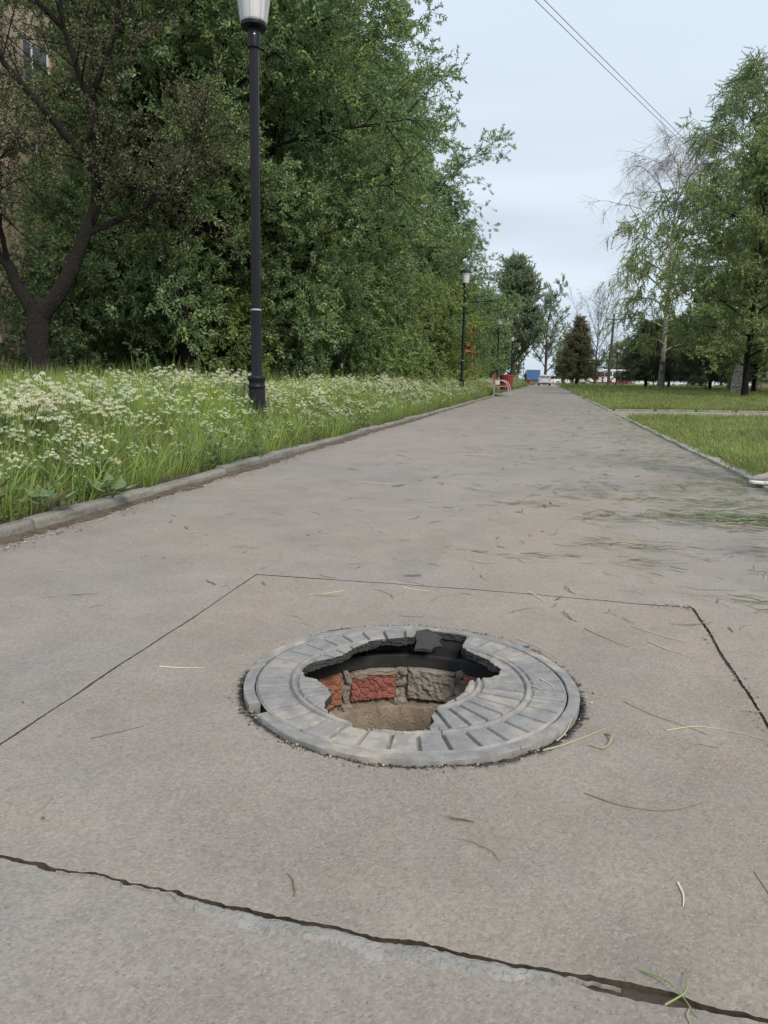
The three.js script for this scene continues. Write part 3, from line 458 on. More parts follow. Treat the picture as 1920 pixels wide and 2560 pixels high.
/* a broadleaf tree: trunk with limbs (one mesh), thin branches, crown of leafy twigs */
function tree(o) {
  const r = mulberry(o.seed), T = thing(o.name, o.label, o.category || 'tree', o.pos, o.turn || 0, o.group);
  const woods = [], thin = [], tw = [], P = (pts, s) => { const f = clamp(s, 0, 0.9999) * (pts.length - 1), i = Math.floor(f); return pts[i].clone().lerp(pts[i + 1], f - i); };
  const limbs = [];
  const H = o.H, lean = o.lean || [0, 0];
  if (!o.limbs) {
    const tp = [], tr = []; for (let i = 0; i <= 9; i++) { const t = i / 9; tp.push(V(lean[0] * t * t + 0.035 * H * nz(t * 2.2, o.seed, 701, 2) * t, H * 0.94 * t, lean[1] * t * t + 0.035 * H * nz(t * 2.2, o.seed + 9, 703, 2) * t)); tr.push(o.r0 * (1 - 0.88 * t) * (i === 0 ? 1.35 : 1)); }
    woods.push(tube(tp, tr, 9, false));
    for (let k = 0; k < o.nLimb; k++) {
      const u = Math.pow((k + 0.5) / o.nLimb, o.bias || 1), t = lerp(o.crown0, 0.97, u), s0 = P(tp, t), az = k * 2.39996 + (r() - 0.5) * 0.8, el = lerp(o.el0, o.el1, u) + (r() - 0.5) * 0.3;
      let R = o.crownR * o.prof(u) * (0.75 + 0.45 * r()); if (o.stretch) R *= 1 + o.stretch * Math.cos(az - (o.stretchAz || 0));
      const d = V(Math.cos(az) * Math.cos(el), Math.sin(el), Math.sin(az) * Math.cos(el)), len = R / Math.max(0.5, Math.cos(el) * 0.9), pts = [];
      for (let j = 0; j <= 5; j++) { const s = j / 5; pts.push(s0.clone().addScaledVector(d, len * s).add(V(0.10 * len * nz(s * 2, k + o.seed, 705, 2) * s, (o.curveUp || 0) * len * s * s - o.droop * len * s * s, 0.10 * len * nz(s * 2, k + 50 + o.seed, 707, 2) * s))); }
      limbs.push([pts, o.r0 * (0.42 - 0.25 * u), len]);
    }
  } else for (const [pts, ra, rb] of o.limbs) { woods.push(tube(pts, pts.map((_, i) => lerp(ra, rb, i / (pts.length - 1))), 9, false)); if (rb < ra * 0.75) limbs.push([pts, 0, pts[0].distanceTo(pts[pts.length - 1])]); }
  limbs.forEach(([pts, rad, len], k) => {
    if (rad) woods.push(tube(pts, pts.map((_, j) => Math.max(0.006, rad * (1 - j / 5.6))), 6, false));
    const nS = Math.max(3, Math.round(o.nSub * clamp(len / o.crownR, 0.4, 1.4)));
    for (let m = 0; m < nS; m++) {
      const s = lerp(o.sub0 ?? 0.22, 1, (m + r()) / nS), a = P(pts, s), td = P(pts, Math.min(1, s + 0.1)).sub(P(pts, s - 0.1)).normalize(), d = td.clone().multiplyScalar(0.7).add(rv(r).multiplyScalar(0.9)).add(V(0, o.subUp ?? 0.1, 0)).normalize(), L = (o.subL || 0.38) * len * (1.15 - 0.6 * s) * (0.6 + 0.7 * r()) + 0.15;
      const sp = []; for (let j = 0; j <= 3; j++) { const q = j / 3; sp.push(a.clone().addScaledVector(d, L * q).add(V(0, -o.droop * 0.8 * L * q * q, 0))); }
      thin.push(tube(sp, sp.map((_, j) => Math.max(0.0035, (o.r0 * 0.10) * (1 - j / 3.4))), 4, false));
      for (let n = 0; n < o.nTwig; n++) {
        const q = 0.15 + 0.9 * r(), p = P(sp, q).add(rv(r).multiplyScalar((o.fluff || 0.14) * r()));
        const dd = d.clone().multiplyScalar(0.5).add(rv(r).multiplyScalar(0.8)).add(V((o.wind || 0), (o.twigUp ?? 0.15) - (o.twigDroop || 0), 0)).normalize();
        if (o.leafIf && !o.leafIf(p, r)) { if (o.bare && r() < (o.bareP ?? 0.4)) (T.bare ||= []).push([p, dd, r() * 6.28, o.bare * (0.6 + 0.8 * r()), [0.9 + 0.3 * r(), 0.95, 0.95]]); continue; }
        const c = tint3(o.tints[0], o.tints[1], r()), c2 = o.tints[2] && r() < 0.12 ? o.tints[2] : c;
        tw.push([p, dd, r() * 6.28, o.scale * (0.7 + 0.6 * r()), c2]);
      }
    }
  });
  mesh('trunk', merge(woods), o.bark || M.bark, T); if (thin.length) mesh('branches', merge(thin), o.thinBark || o.bark || M.bark, T, 'stuff');
  if (tw.length) instanced('crown', o.twig, o.leafMat || M.leaf, tw, T, 'stuff'); if (T.bare) { instanced('bare_twigs', o.bareGeo, M.twig, T.bare, T, 'stuff'); delete T.bare; }
  o.count = tw.length; return T;
}
function copyTree(src, label, pos, turn, s, group) { const t = src.clone(); t.name = numbered(src.name.replace(/_\d+$/, '')); t.position.set(...pos); t.rotation.y = turn; t.scale.setScalar(s); t.userData = { ...src.userData, label }; if (group) t.userData.group = group; scene.add(t); return t; }
const TW = { elm: twigGeo(801, 15, 0.30, 0.075, 0.026, 0.35, 0.8), elm2: twigGeo(803, 15, 0.32, 0.080, 0.030, 0.3, 0.85), plum: twigGeo(805, 9, 0.26, 0.055, 0.028, 0.25, 0.8, [0.05, 0.035, 0.03], 0.12), shrub: twigGeo(807, 12, 0.24, 0.075, 0.042, 0.2, 0.9), birch: twigGeo(809, 16, 0.5, 0.058, 0.044, 0.2, 1.0), far: twigGeo(811, 12, 0.5, 0.16, 0.085, 0.2, 0.9), pop: twigGeo(813, 14, 0.7, 0.18, 0.085, 0.2, 0.6) };
const bareTwig = (() => { const s = new Soup(), r = mulberry(815); for (let k = 0; k < 5; k++) { const a = k * 1.3, pts = [V(0, 0, 0)]; for (let j = 1; j <= 4; j++) pts.push(V(Math.cos(a) * 0.12 * j * (0.6 + r() * 0.5), 0.24 * j, Math.sin(a) * 0.12 * j * (0.6 + r() * 0.5))); s.stem(pts, 0.0042, [1, 1, 1]); } return s.geo(); })();
const dome = u => Math.sqrt(Math.max(0.02, 1 - Math.pow(Math.abs(u - 0.38) / 0.66, 2.2)));
const GREEN = [[0.162, 0.258, 0.090], [0.240, 0.348, 0.150], [0.288, 0.360, 0.108]];
const GROUPL = 'elms in the row along the verge';
const elmBase = { name: 'elm_tree', H: 10.2, r0: 0.17, crown0: 0.10, crownR: 3.5, prof: dome, nLimb: 36, nSub: 13, nTwig: 19, el0: 0.1, el1: 1.1, droop: 0.28, curveUp: 0.1, twig: TW.elm, scale: 1.2, tints: GREEN, bark: M.barkDark, twigDroop: 0.3, fluff: 0.42, subL: 0.48, wind: 0.35 };
const elmA = tree({ ...elmBase, seed: 21, pos: [-7.7, 0.04, -15.6], crownR: 3.0, stretch: 0.22, stretchAz: 0, crown0: 0.17, label: 'leafy green elm nearest behind the black lamp post', group: GROUPL });
const elmB = tree({ ...elmBase, seed: 37, pos: [-6.9, 0.04, -18.2], crown0: 0.15, H: 9.8, crownR: 3.3, twig: TW.elm2, label: 'elm with low arching boughs, second behind the lamp post', group: GROUPL });
const elmC = tree({ ...elmBase, seed: 53, pos: [-9.7, 0.04, -17.6], H: 11.6, crownR: 3.0, crown0: 0.2, stretch: 0.5, stretchAz: 0, label: 'tall elm behind the forked dark tree', group: GROUPL });
[[elmA, 'elm in the row, third trunk beyond the lamp post', [-6.7, 0.04, -22.6], 2.1, 0.93], [elmC, 'elm whose crown reaches out over the path edge', [-6.7, 0.04, -27.4], 4.0, 0.82], [elmB, 'elm standing just before the second lamp', [-5.9, 0.04, -32.5], 1.2, 0.86], [elmA, 'elm beside the red bench', [-6.6, 0.04, -38], 3.3, 0.8], [elmC, 'elm behind the third lamp post', [-6.8, 0.04, -44.5], 5.2, 0.72], [elmB, 'small elm between third and fourth lamp posts', [-7.2, 0.04, -52], 0.4, 0.72], [elmA, 'elm behind the fourth lamp post', [-7.6, 0.04, -61], 2.7, 0.7], [elmB, 'elm in the back row near the apartment block', [-11.5, 0.04, -23], 5.6, 1.12], [elmA, 'back row elm behind the second trunk', [-10.6, 0.04, -29], 0.9, 1.08], [elmC, 'back row elm furthest along the verge', [-10.2, 0.04, -37], 3.9, 0.95]].forEach(a => copyTree(...a, GROUPL));
{ // forked dark tree in front of the flats
  const b = (...l) => l.map(p => V(...p));
  tree({ name: 'plum_tree', seed: 71, pos: [-8.4, 0.04, -11.6], label: 'dark forked tree with brownish sparse leaves before the apartment block', nSub: 22, nTwig: 24, crownR: 2.6, r0: 0.15, droop: 0.1, twig: TW.plum, scale: 1.1, fluff: 0.34, subL: 0.46, tints: [[0.105, 0.110, 0.052], [0.185, 0.180, 0.085], [0.17, 0.24, 0.08]], bark: M.barkDark, sub0: 0.35, twigUp: 0.3, leafIf: (q, r) => r() < (q.x < -0.2 && q.y < 5.6 ? 0.45 : q.y < 3.2 ? 0.5 : 1),
    limbs: [[b([0, -0.1, 0], [0.03, 0.5, 0], [-0.03, 1.0, 0.02], [0.02, 1.5, 0], [0, 1.75, 0]), 0.19, 0.165],
      [b([-0.02, 1.55, 0], [-0.28, 1.95, 0.05], [-0.42, 2.35, 0.1], [-0.72, 2.62, 0.18], [-1.25, 3.1, 0.25], [-1.55, 4.0, 0.2], [-1.7, 5.2, 0.1], [-1.9, 6.6, 0.2]), 0.115, 0.02],
      [b([0.02, 1.5, 0], [0.35, 1.85, -0.05], [0.62, 2.3, -0.1], [0.85, 2.85, -0.15], [1.05, 3.3, -0.2], [1.15, 4.0, -0.25], [0.9, 4.9, -0.35], [0.55, 6.0, -0.3], [0.4, 7.6, -0.3]), 0.15, 0.02],
      [b([0.85, 2.85, -0.15], [1.3, 3.1, -0.4], [1.8, 3.4, -0.6], [2.3, 3.9, -0.8], [2.7, 4.8, -0.9]), 0.06, 0.015],
      [b([1.12, 3.7, -0.25], [0.7, 4.4, 0.2], [0.1, 5.2, 0.6], [-0.3, 6.4, 0.8], [-0.5, 8.2, 0.9]), 0.07, 0.015],
      [b([-0.42, 2.35, 0.1], [-0.3, 2.9, 0.4], [0.0, 3.6, 0.7], [0.2, 4.4, 1.0]), 0.045, 0.012],
      [b([-1.55, 4.0, 0.2], [-2.1, 4.6, 0.6], [-2.8, 5.6, 0.7], [-3.2, 7.0, 0.8]), 0.05, 0.012],
      [b([0.9, 4.9, -0.35], [1.5, 5.8, -0.2], [1.9, 7.0, 0.1], [2.1, 8.6, 0.2]), 0.05, 0.012],
      [b([0.55, 6.0, -0.3], [-0.6, 7.2, 0.2], [-1.4, 8.6, 0.3], [-1.8, 9.8, 0.4]), 0.045, 0.012]] });
}
// shrubs: many stems from the ground
function shrub(seed, label, pos, H, R, tints, tw, o = {}) { return tree({ name: 'shrub', category: 'shrub', seed, label, pos, H, r0: 0.03, crown0: 0.02, crownR: R, prof: u => 0.55 + 0.5 * Math.sqrt(1 - u * u), nLimb: 16, nSub: 8, nTwig: 16, el0: 0.15, el1: 1.2, droop: 0.15, twig: tw || TW.shrub, scale: 0.9, tints, fluff: 0.2, bark: M.barkDark, subL: 0.5, group: 'shrubs on the verge', ...o }); }
const LIME = [[0.228, 0.312, 0.060], [0.312, 0.384, 0.096]], DARKG = [[0.108, 0.174, 0.060], [0.168, 0.240, 0.090]];
const sh1 = shrub(91, 'bright green shrub beyond the flowers, before the second lamp', [-5.0, 0.05, -19.0], 2.3, 1.5, [[0.192, 0.282, 0.072], [0.276, 0.360, 0.114]]);
const sh2 = shrub(93, 'yellow green shrub behind the second lamp post', [-4.7, 0.05, -31.5], 2.9, 1.4, LIME);
const sh3 = shrub(95, 'dark leafy shrub under the elm boughs behind the lamp post', [-9.4, 0.05, -14.4], 2.0, 1.6, DARKG);
[[sh1, 'rounded shrub beside the bright green one', [-4.6, 0.05, -23.3], 1, 0.9], [sh2, 'lime green bush low behind the elm trunks', [-9.0, 0.05, -19.5], 2, 0.8], [sh2, 'lime bush right of the near lamp post', [-6.6, 0.05, -15.9], 4, 0.55], [sh3, 'dark shrub left of the forked tree base', [-10.9, 0.05, -13.6], 2, 0.32], [sh3, 'dark shrub between the two nearest elm trunks', [-10.8, 0.05, -18.2], 4, 1.1], [sh3, 'dark shrub deep under the elm row', [-8.6, 0.05, -23.4], 5, 1.15], [sh3, 'dark shrub deepest in the elm shade', [-8.0, 0.05, -28.5], 1, 1.2], [sh1, 'green shrub behind the red bench', [-5.2, 0.05, -36.5], 3, 1.0], [sh2, 'lime shrub beyond the red bench', [-5.4, 0.05, -41], 1, 0.8], [sh1, 'shrub between third and fourth lamps', [-6.0, 0.05, -50], 0, 1.0], [sh2, 'lime shrub by the fourth lamp', [-6.2, 0.05, -58], 3, 0.95], [sh3, 'dark shrub under the furthest elms', [-6.9, 0.05, -68], 3, 1.3], [sh3, 'dark shrub against the wall behind elms', [-13.2, 0.05, -22.4], 2.4, 1.3]].forEach(a => copyTree(...a));
// far trees along the left
const far1 = tree({ name: 'far_tree', seed: 111, label: 'round tree beyond the lamp row', pos: [-8.4, 0, -74], H: 8, r0: 0.2, crown0: 0.12, crownR: 3.2, prof: dome, nLimb: 20, nSub: 7, nTwig: 9, el0: 0.1, el1: 1.1, droop: 0.1, twig: TW.far, scale: 1.9, tints: [[0.156, 0.234, 0.084], [0.216, 0.300, 0.120]], fluff: 0.3, group: 'far trees beside the path' });
[['round tree next to the far car, on the verge', [-7.6, 0, -86], 1, 0.85], ['round tree behind the fifth lamp', [-8.6, 0, -95], 2, 1.0], ['far round tree behind the blue truck', [-8.5, 0, -150], 3, 1.0], ['far tree behind the parked car', [5, 0, -190], 1, 1.1], ['far tree beside the white bus', [16, 0, -185], 4, 1.0], ['far tree behind the bus', [23, 0, -180], 2, 1.1], ['far tree left of the poplars', [-14, 0, -128], 5, 1.3], ['tree at the far end of the lawn path', [31, 0, -150], 1, 1.3], ['tree behind the pines at the far lawn', [22, 0, -120], 2.2, 1.2], ['tree left of the pink fence wall', [36, 0, -110], 0.7, 1.25]].forEach(a => copyTree(far1, ...a));
// poplars
const pop1 = tree({ name: 'poplar_tree', seed: 121, label: 'broad upright poplar beyond the end of the lamp row', pos: [-4.9, 0, -112], H: 15.2, r0: 0.3, crown0: 0.1, crownR: 4.0, prof: u => 0.95 - 0.55 * u, nLimb: 28, nSub: 8, nTwig: 9, el0: 0.75, el1: 1.3, droop: 0, twig: TW.pop, scale: 2.0, tints: [[0.150, 0.210, 0.102], [0.204, 0.270, 0.138]], fluff: 0.3, subUp: 0.5, twigUp: 0.6, group: 'poplars at the end of the path' });
tree({ name: 'poplar_tree', seed: 127, label: 'thin poplar with open branches above the parked car', pos: [-0.4, 0, -132], H: 14.2, r0: 0.28, crown0: 0.12, crownR: 3.4, prof: u => 0.85 - 0.4 * u, nLimb: 16, nSub: 6, nTwig: 6, el0: 0.7, el1: 1.25, droop: 0, twig: TW.pop, scale: 1.5, tints: [[0.162, 0.210, 0.120], [0.222, 0.276, 0.156]], fluff: 0.25, subUp: 0.5, twigUp: 0.6, group: 'poplars at the end of the path', stretch: 0.3 });
// birches on the lawn, bare at the top
const birch1 = tree({ name: 'birch_tree', seed: 131, label: 'birch with bare drooping top twigs in the middle of the lawn', pos: [9.6, 0, -70], H: 20, r0: 0.27, crown0: 0.16, crownR: 4.6, prof: u => 0.55 + 0.75 * Math.sin(Math.PI * Math.min(1, u * 0.95 + 0.05)) * (1 - 0.35 * u), nLimb: 30, nSub: 9, nTwig: 15, el0: 0.5, el1: 1.15, droop: 0.45, twig: TW.birch, scale: 1.95, tints: [[0.230, 0.315, 0.078], [0.323, 0.410, 0.114]], fluff: 0.3, twigDroop: 1.1, subL: 0.4, bark: M.birch, thinBark: M.twig, bare: 1.2, bareP: 0.3, bareGeo: bareTwig, leafIf: (p, r) => p.y < 14.6 + 1.6 * nz(p.x * 0.5, p.z * 0.5, 721, 2) && (p.x > -3.4 + 1.2 * nz(p.y * 0.6, 3, 723, 2) || r() < 0.3) && p.y > 3.4 && r() < 0.97, group: 'birches on the lawn' });
tree({ name: 'birch_tree', seed: 137, label: 'tall full leafed birch rising above the others at right', pos: [11.2, 0, -50], H: 19.5, r0: 0.25, crown0: 0.3, crownR: 3.6, prof: u => 0.75 + 0.5 * Math.sin(Math.PI * u) - 0.55 * u * u, nLimb: 32, nSub: 10, nTwig: 15, el0: 0.4, el1: 1.2, droop: 0.35, twig: TW.birch, scale: 1.45, tints: [[0.200, 0.294, 0.102], [0.284, 0.383, 0.144]], fluff: 0.3, twigDroop: 0.9, subL: 0.4, bark: M.birch, thinBark: M.twig, wind: -0.25, group: 'birches on the lawn' });
// bushy tree at right
const lin1 = tree({ name: 'linden_tree', seed: 141, label: 'low branched leafy tree on the near lawn at right', pos: [8.9, 0.02, -38], H: 9.8, r0: 0.14, crown0: 0.12, crownR: 2.7, prof: dome, nLimb: 34, nSub: 12, nTwig: 14, el0: 0.2, el1: 1.2, droop: 0.12, twig: TW.shrub, scale: 1.35, tints: [[0.207, 0.280, 0.090], [0.300, 0.369, 0.138]], fluff: 0.35, subL: 0.42, bark: M.barkDark, group: 'leafy trees on the lawn' });
[['leafy tree behind the low branched one at right', [13.9, 0, -46.5], 2, 1.25], ['leafy tree between the birch and low branched tree', [14.6, 0, -60], 4, 1.05], ['leafy tree at the right edge of the lawn', [16.5, 0, -56], 1, 1.25], ['leafy tree deep behind the right lawn', [21, 0, -76], 5, 1.2]].forEach(a => copyTree(lin1, ...a));
// conifers
const needleG = (() => { const s = new Soup(), r = mulberry(817); s.stem([V(0, 0, 0), V(0, 0.5, 0.03)], 0.012, [0.5, 0.4, 0.3]); for (let k = 0; k < 46; k++) { const t = k / 46, a = k * 2.4, p = V(0, 0.5 * t, 0.03 * t), d = V(Math.cos(a), 0.75, Math.sin(a)).normalize(), sd = d.clone().cross(_up).normalize(), v = 0.7 + 0.6 * r(), L = 0.16 * (1.1 - 0.5 * t); s.tri(p.clone().addScaledVector(sd, 0.012), p.clone().addScaledVector(sd, -0.012), p.clone().addScaledVector(d, L), [v, v, v]); } return s.geo(); })();
function conifer(name, label, seed, pos, H, R, low, tints, group, prof) {
  const r = mulberry(seed), T = thing(name, label, 'tree', pos, 0, group), woods = [tube([V(0, 0, 0), V(0.05, H * 0.5, 0), V(0, H, 0)], [H * 0.022, H * 0.014, 0.015], 8, false)], tw = [], lv = 26;
  for (let k = 0; k < lv; k++) { const u = (k + 0.3 * r()) / lv, y = lerp(low, H * 0.98, u), Rk = R * prof(u) * (0.85 + 0.3 * r()), nb = 9; for (let b = 0; b < nb; b++) { const a = b / nb * 6.28 + k * 1.7 + r() * 0.5, L = Rk * (0.75 + 0.4 * r()), pts = []; for (let j = 0; j <= 3; j++) { const s = j / 3; pts.push(V(Math.cos(a) * L * s, y - 0.14 * L * s + 0.12 * L * s * s, Math.sin(a) * L * s)); } woods.push(tube(pts, [0.03, 0.022, 0.014, 0.006], 4, false)); const n = Math.ceil(L * 17); for (let m = 0; m < n; m++) { const s = 0.12 + 0.88 * r(), p = pts[0].clone().lerp(pts[3], s).add(V(0, -0.02 * L * r(), 0)), d = V(Math.cos(a), 0, Math.sin(a)).addScaledVector(rv(r), 0.75).add(V(0, -0.15, 0)).normalize(); tw.push([p, d, r() * 6.28, 0.55 + 0.55 * r(), tint3(tints[0], tints[1], r())]); } } }
  mesh('trunk', merge(woods), M.barkDark, T); instanced('crown', needleG, M.needle, tw, T, 'stuff'); return T;
}
const spruce = conifer('spruce_tree', 'brownish cone shaped spruce right of the far path end', 151, [2.9, 0, -81], 7.4, 2.45, 1.15, [[0.19, 0.185, 0.09], [0.27, 0.25, 0.12]], 'conifers on the lawn', u => 1.0 - 0.93 * u);
const pine = conifer('pine_tree', 'dark spreading pine right of the utility pole', 157, [8.6, 0, -72], 6.2, 2.3, 1.1, [[0.13, 0.18, 0.10], [0.18, 0.235, 0.13]], 'conifers on the lawn', u => 1.05 * Math.sqrt(1 - u * 0.92));
[['dark pine behind the leaning thin trunk', [11.4, 0, -78], 1, 1.1], ['dark pine behind the birch trunk', [13.2, 0, -68], 2, 1.05], ['dark pine right of the birch trunk', [15.6, 0, -72], 3, 1.15], ['dark pine furthest right under the leafy trees', [18.8, 0, -66], 4, 1.1]].forEach(a => copyTree(pine, ...a));
tree({ name: 'sparse_tree', seed: 161, label: 'nearly bare pale green tree behind the brown spruce', pos: [5.6, 0, -96], H: 8.4, r0: 0.16, crown0: 0.15, crownR: 3.2, prof: dome, nLimb: 18, nSub: 9, nTwig: 8, el0: 0.5, el1: 1.3, droop: -0.05, twig: TW.birch, scale: 0.9, tints: [[0.10, 0.13, 0.05], [0.15, 0.18, 0.07]], fluff: 0.2, bark: M.bark, subUp: 0.4, leafIf: (p, r) => r() < 0.28, bare: 0.7, bareGeo: bareTwig });
tree({ name: 'thin_tree', seed: 167, label: 'thin leaning young tree trunk left of the birch', pos: [8.5, 0, -72], H: 5.5, r0: 0.09, lean: [1.3, 0.2], crown0: 0.5, crownR: 1.2, prof: dome, nLimb: 9, nSub: 5, nTwig: 6, el0: 0.4, el1: 1.2, droop: 0, twig: TW.birch, scale: 0.8, tints: DARKG, fluff: 0.2, bark: M.barkDark });
console.log('trees done');
// ---------------------------------------------------------------- weeds, grass, lawn
{
  const gC = [0.20, 0.295, 0.045], gT = [0.29, 0.375, 0.095], dry = [0.24, 0.21, 0.08];
  const tuft = (seed, n, l0, l1, w, spread, bend, cols) => { const s = new Soup(), r = mulberry(seed); for (let k = 0; k < n; k++) { const a = r() * 6.28, d = spread * Math.sqrt(r()), v = 0.75 + 0.5 * r(), dr = r() < 0.06; s.blade(V(Math.cos(a) * d, 0, Math.sin(a) * d), a + (r() - 0.5) * 2, lerp(l0, l1, r()), w * (0.6 + 0.7 * r()), bend * (0.3 + 1.1 * r()), (dr ? dry : cols[0]).map(c => c * v), 4, (dr ? dry : cols[1]).map(c => c * v)); } return s.geo(); };
  const tall = [0, 1, 2].map(k => tuft(901 + k, 15, 0.38, 0.72, 0.0075, 0.07, 0.9, [gC, gT])), mid = [0, 1].map(k => tuft(911 + k, 16, 0.16, 0.36, 0.006, 0.06, 1.1, [gC, gT]));
  // hoary cress: leafy stem, flat heads of small white flowers
  const cress = (seed, heads, h) => {
    const s = new Soup(), r = mulberry(seed), W = [0.74, 0.75, 0.54], Gn = [0.215, 0.305, 0.08], Yb = [0.38, 0.43, 0.16], b = V((r() - 0.5) * 0.14, 0, (r() - 0.5) * 0.14), at = t => V(b.x * t * t, h * t, b.z * t * t);
    s.stem([at(0), at(0.35), at(0.7), at(0.92)], 0.0028, [0.09, 0.14, 0.045]);
    for (let k = 0; k < 22; k++) { const t = 0.08 + 0.76 * k / 22, a = k * 2.4, d = V(Math.cos(a), 0.55, Math.sin(a)).normalize(), sd = V(-Math.sin(a), 0, Math.cos(a)), v = 0.75 + 0.5 * r(); s.leaf(at(t), d, sd, 0.095 * (1.1 - 0.5 * t), 0.028 * (1.1 - 0.3 * t), 0.35, [Gn[0] * v, Gn[1] * v, Gn[2] * v * 1.1]); }
    for (let q = 0; q < heads; q++) {
      const a = q * 2.4 + r(), R = q ? 0.025 + 0.055 * Math.sqrt(q / heads) : 0, c = at(0.93).add(V(Math.cos(a) * R, 0.045 * r() + (q ? -0.012 * q / heads : 0.03), Math.sin(a) * R)); s.stem([at(0.66 + 0.2 * r()), c], 0.0014, [0.1, 0.15, 0.05]);
      const cr = 0.017 + 0.010 * r();
      for (let f = 0; f < 36; f++) { const fa = f * 2.4, fr = cr * Math.sqrt(f / 36), p = c.clone().add(V(Math.cos(fa) * fr, 0.018 * (1 - f / 36) + 0.004 * r(), Math.sin(fa) * fr)), e = 0.0042 + 0.002 * r(), n1 = rv(r).multiplyScalar(0.5).add(V(Math.cos(fa) * 0.9 * f / 36, 1, Math.sin(fa) * 0.9 * f / 36)).normalize(), u = n1.clone().cross(rv(r)).normalize().multiplyScalar(e), w = n1.clone().cross(u).normalize().multiplyScalar(e), v = 0.85 + 0.25 * r(), cc = (f < 4 ? Yb : W).map(x => x * v); const A = p.clone().add(u), B = p.clone().add(w), C = p.clone().sub(u), D = p.clone().sub(w); s.tri(A, B, C, cc); s.tri(A, C, D, cc); }
    }
    return s.geo();
  };
  const cr = [cress(921, 5, 0.56), cress(923, 7, 0.62), cress(925, 3, 0.46), cress(927, 6, 0.52)];
  const broad = seed => { const s = new Soup(), r = mulberry(seed); for (let k = 0; k < 22; k++) { const a = k * 2.4, h = 0.02 + 0.26 * r() * (k / 22), d = V(Math.cos(a), 0.25 + 0.7 * r(), Math.sin(a)).normalize(), sd = V(-Math.sin(a), 0, Math.cos(a)), v = 0.7 + 0.5 * r(), b = V(Math.cos(a) * 0.02, h, Math.sin(a) * 0.02), L = 0.035 + 0.03 * r(); s.stem([V(0, h * 0.6, 0), b.clone().addScaledVector(d, 0.05)], 0.0018, [0.08, 0.12, 0.04]); s.leaf(b.addScaledVector(d, 0.05), d, sd, L, L * 0.6, 0.25, [0.15 * v, 0.235 * v, 0.085 * v]); } return s.geo(); };
  const br = [broad(931), broad(933)];
  const L = { tall: [[], [], []], mid: [[], []], cress: [[], [], [], []], broad: [[], []] }, r = mulberry(941);
  const lean = x => V((r() - 0.2) * 0.7, 1, (r() - 0.5) * 0.5).normalize();
  const up = (k = 0.25) => V((r() - 0.5) * k + 0.10, 1, (r() - 0.5) * k).normalize();
  const heightAt = (x, z) => (0.50 + 0.46 * sstep(-2.25, -3.1, x)) * (0.90 + 0.22 * nz(x * 0.7, z * 0.5, 731, 3));
  const put = (z0, z1, x0, x1, dens, f) => { const n = Math.floor((z1 - z0) * (x1 - x0) * dens); for (let k = 0; k < n; k++) { const x = lerp(x0, x1, r()), z = lerp(z0, z1, r()); f(x, z); } };
  const col = (v = 0.3) => { const a = 1 - v / 2 + v * r(); return [a * (0.92 + 0.16 * r()), a, a * (0.85 + 0.3 * r())]; };
  const lampClear = (x, z) => Math.hypot(x + 2.81, z + 7.2) < 0.13;
  const zone = (z0, z1, x0, x1, dens, s) => put(z0, z1, x0, x1, dens, (x, z) => {
    if (lampClear(x, z)) return; const y = vergeY(x, z), h = heightAt(x, z), flow = 1.1 * nz(x * 0.55 + 2, z * 0.5, 735, 3) + 0.75 * sstep(-5.2, -3.8, z) * sstep(-2.6, -3.2, x) + (z < -8.5 ? 0.24 : 0) - (z > -8.5 && z < -5 ? 0.12 : 0), edge = x > -2.42, t = r();
    if (x > -2.32 && r() < 0.4) return;
    if (t < clamp(0.24 + 0.48 * flow, 0.05, 0.62)) L.cress[Math.floor(r() * 4)].push([V(x, y - 0.02, z), up(0.3), r() * 6.28, h * s * (0.66 + 0.42 * r()), col(0.25)]);
    else if (t < 0.80) { if (edge && r() < 0.6) L.mid[Math.floor(r() * 2)].push([V(x, y - 0.01, z), lean(x), r() * 6.28, (0.7 + 0.5 * r()) * s, col(0.4)]); else L.tall[Math.floor(r() * 3)].push([V(x, y - 0.02, z), edge ? lean(x) : up(0.3), r() * 6.28, h * s * (0.70 + 0.52 * r()), col(0.35)]); }
    else if (t < 0.88) L.mid[Math.floor(r() * 2)].push([V(x, y - 0.01, z), up(0.4), r() * 6.28, (0.9 + 0.5 * r()) * s, col(0.4)]);
    else if (r() < 0.6) L.broad[Math.floor(r() * 2)].push([V(x, y, z), up(0.3), r() * 6.28, (0.7 + 0.45 * r()) * s, col(0.4)]);
  });
  zone(-6, -1.0, -3.6, -2.2, 250, 1); zone(-6, -1.0, -6.0, -3.6, 140, 1.05); zone(-13, -6, -3.6, -2.2, 180, 1); zone(-13, -6, -6.5, -3.6, 75, 1.05); zone(-30, -13, -4.6, -2.22, 80, 1.05); zone(-70, -30, -4.6, -2.22, 26, 1.25); zone(-120, -70, -4.6, -2.22, 9, 1.6);
  put(-14, -2, -9.5, -6.2, 22, (x, z) => L.tall[Math.floor(r() * 3)].push([V(x, vergeY(x, z), z), up(), r() * 6.28, 0.8 + 0.4 * r(), col(0.3)])); put(-40, -14, -13, -4.6, 9, (x, z) => (r() < 0.6 ? L.broad[0] : L.mid[1]).push([V(x, vergeY(x, z), z), up(), r() * 6.28, 1.2 + 0.8 * r(), col(0.3)]));
  // a tall grass stand left of the lamp post
  put(-7.2, -5.2, -3.6, -2.5, 80, (x, z) => { if (!lampClear(x, z)) L.tall[Math.floor(r() * 3)].push([V(x, vergeY(x, z) - 0.02, z), V(0.35 + 0.2 * r(), 1, (r() - 0.5) * 0.3).normalize(), r() * 6.28, (0.85 + 0.3 * r()) * heightAt(x, z), [0.95, 1.1, 0.8].map(c => c * (0.8 + 0.4 * r()))]); });
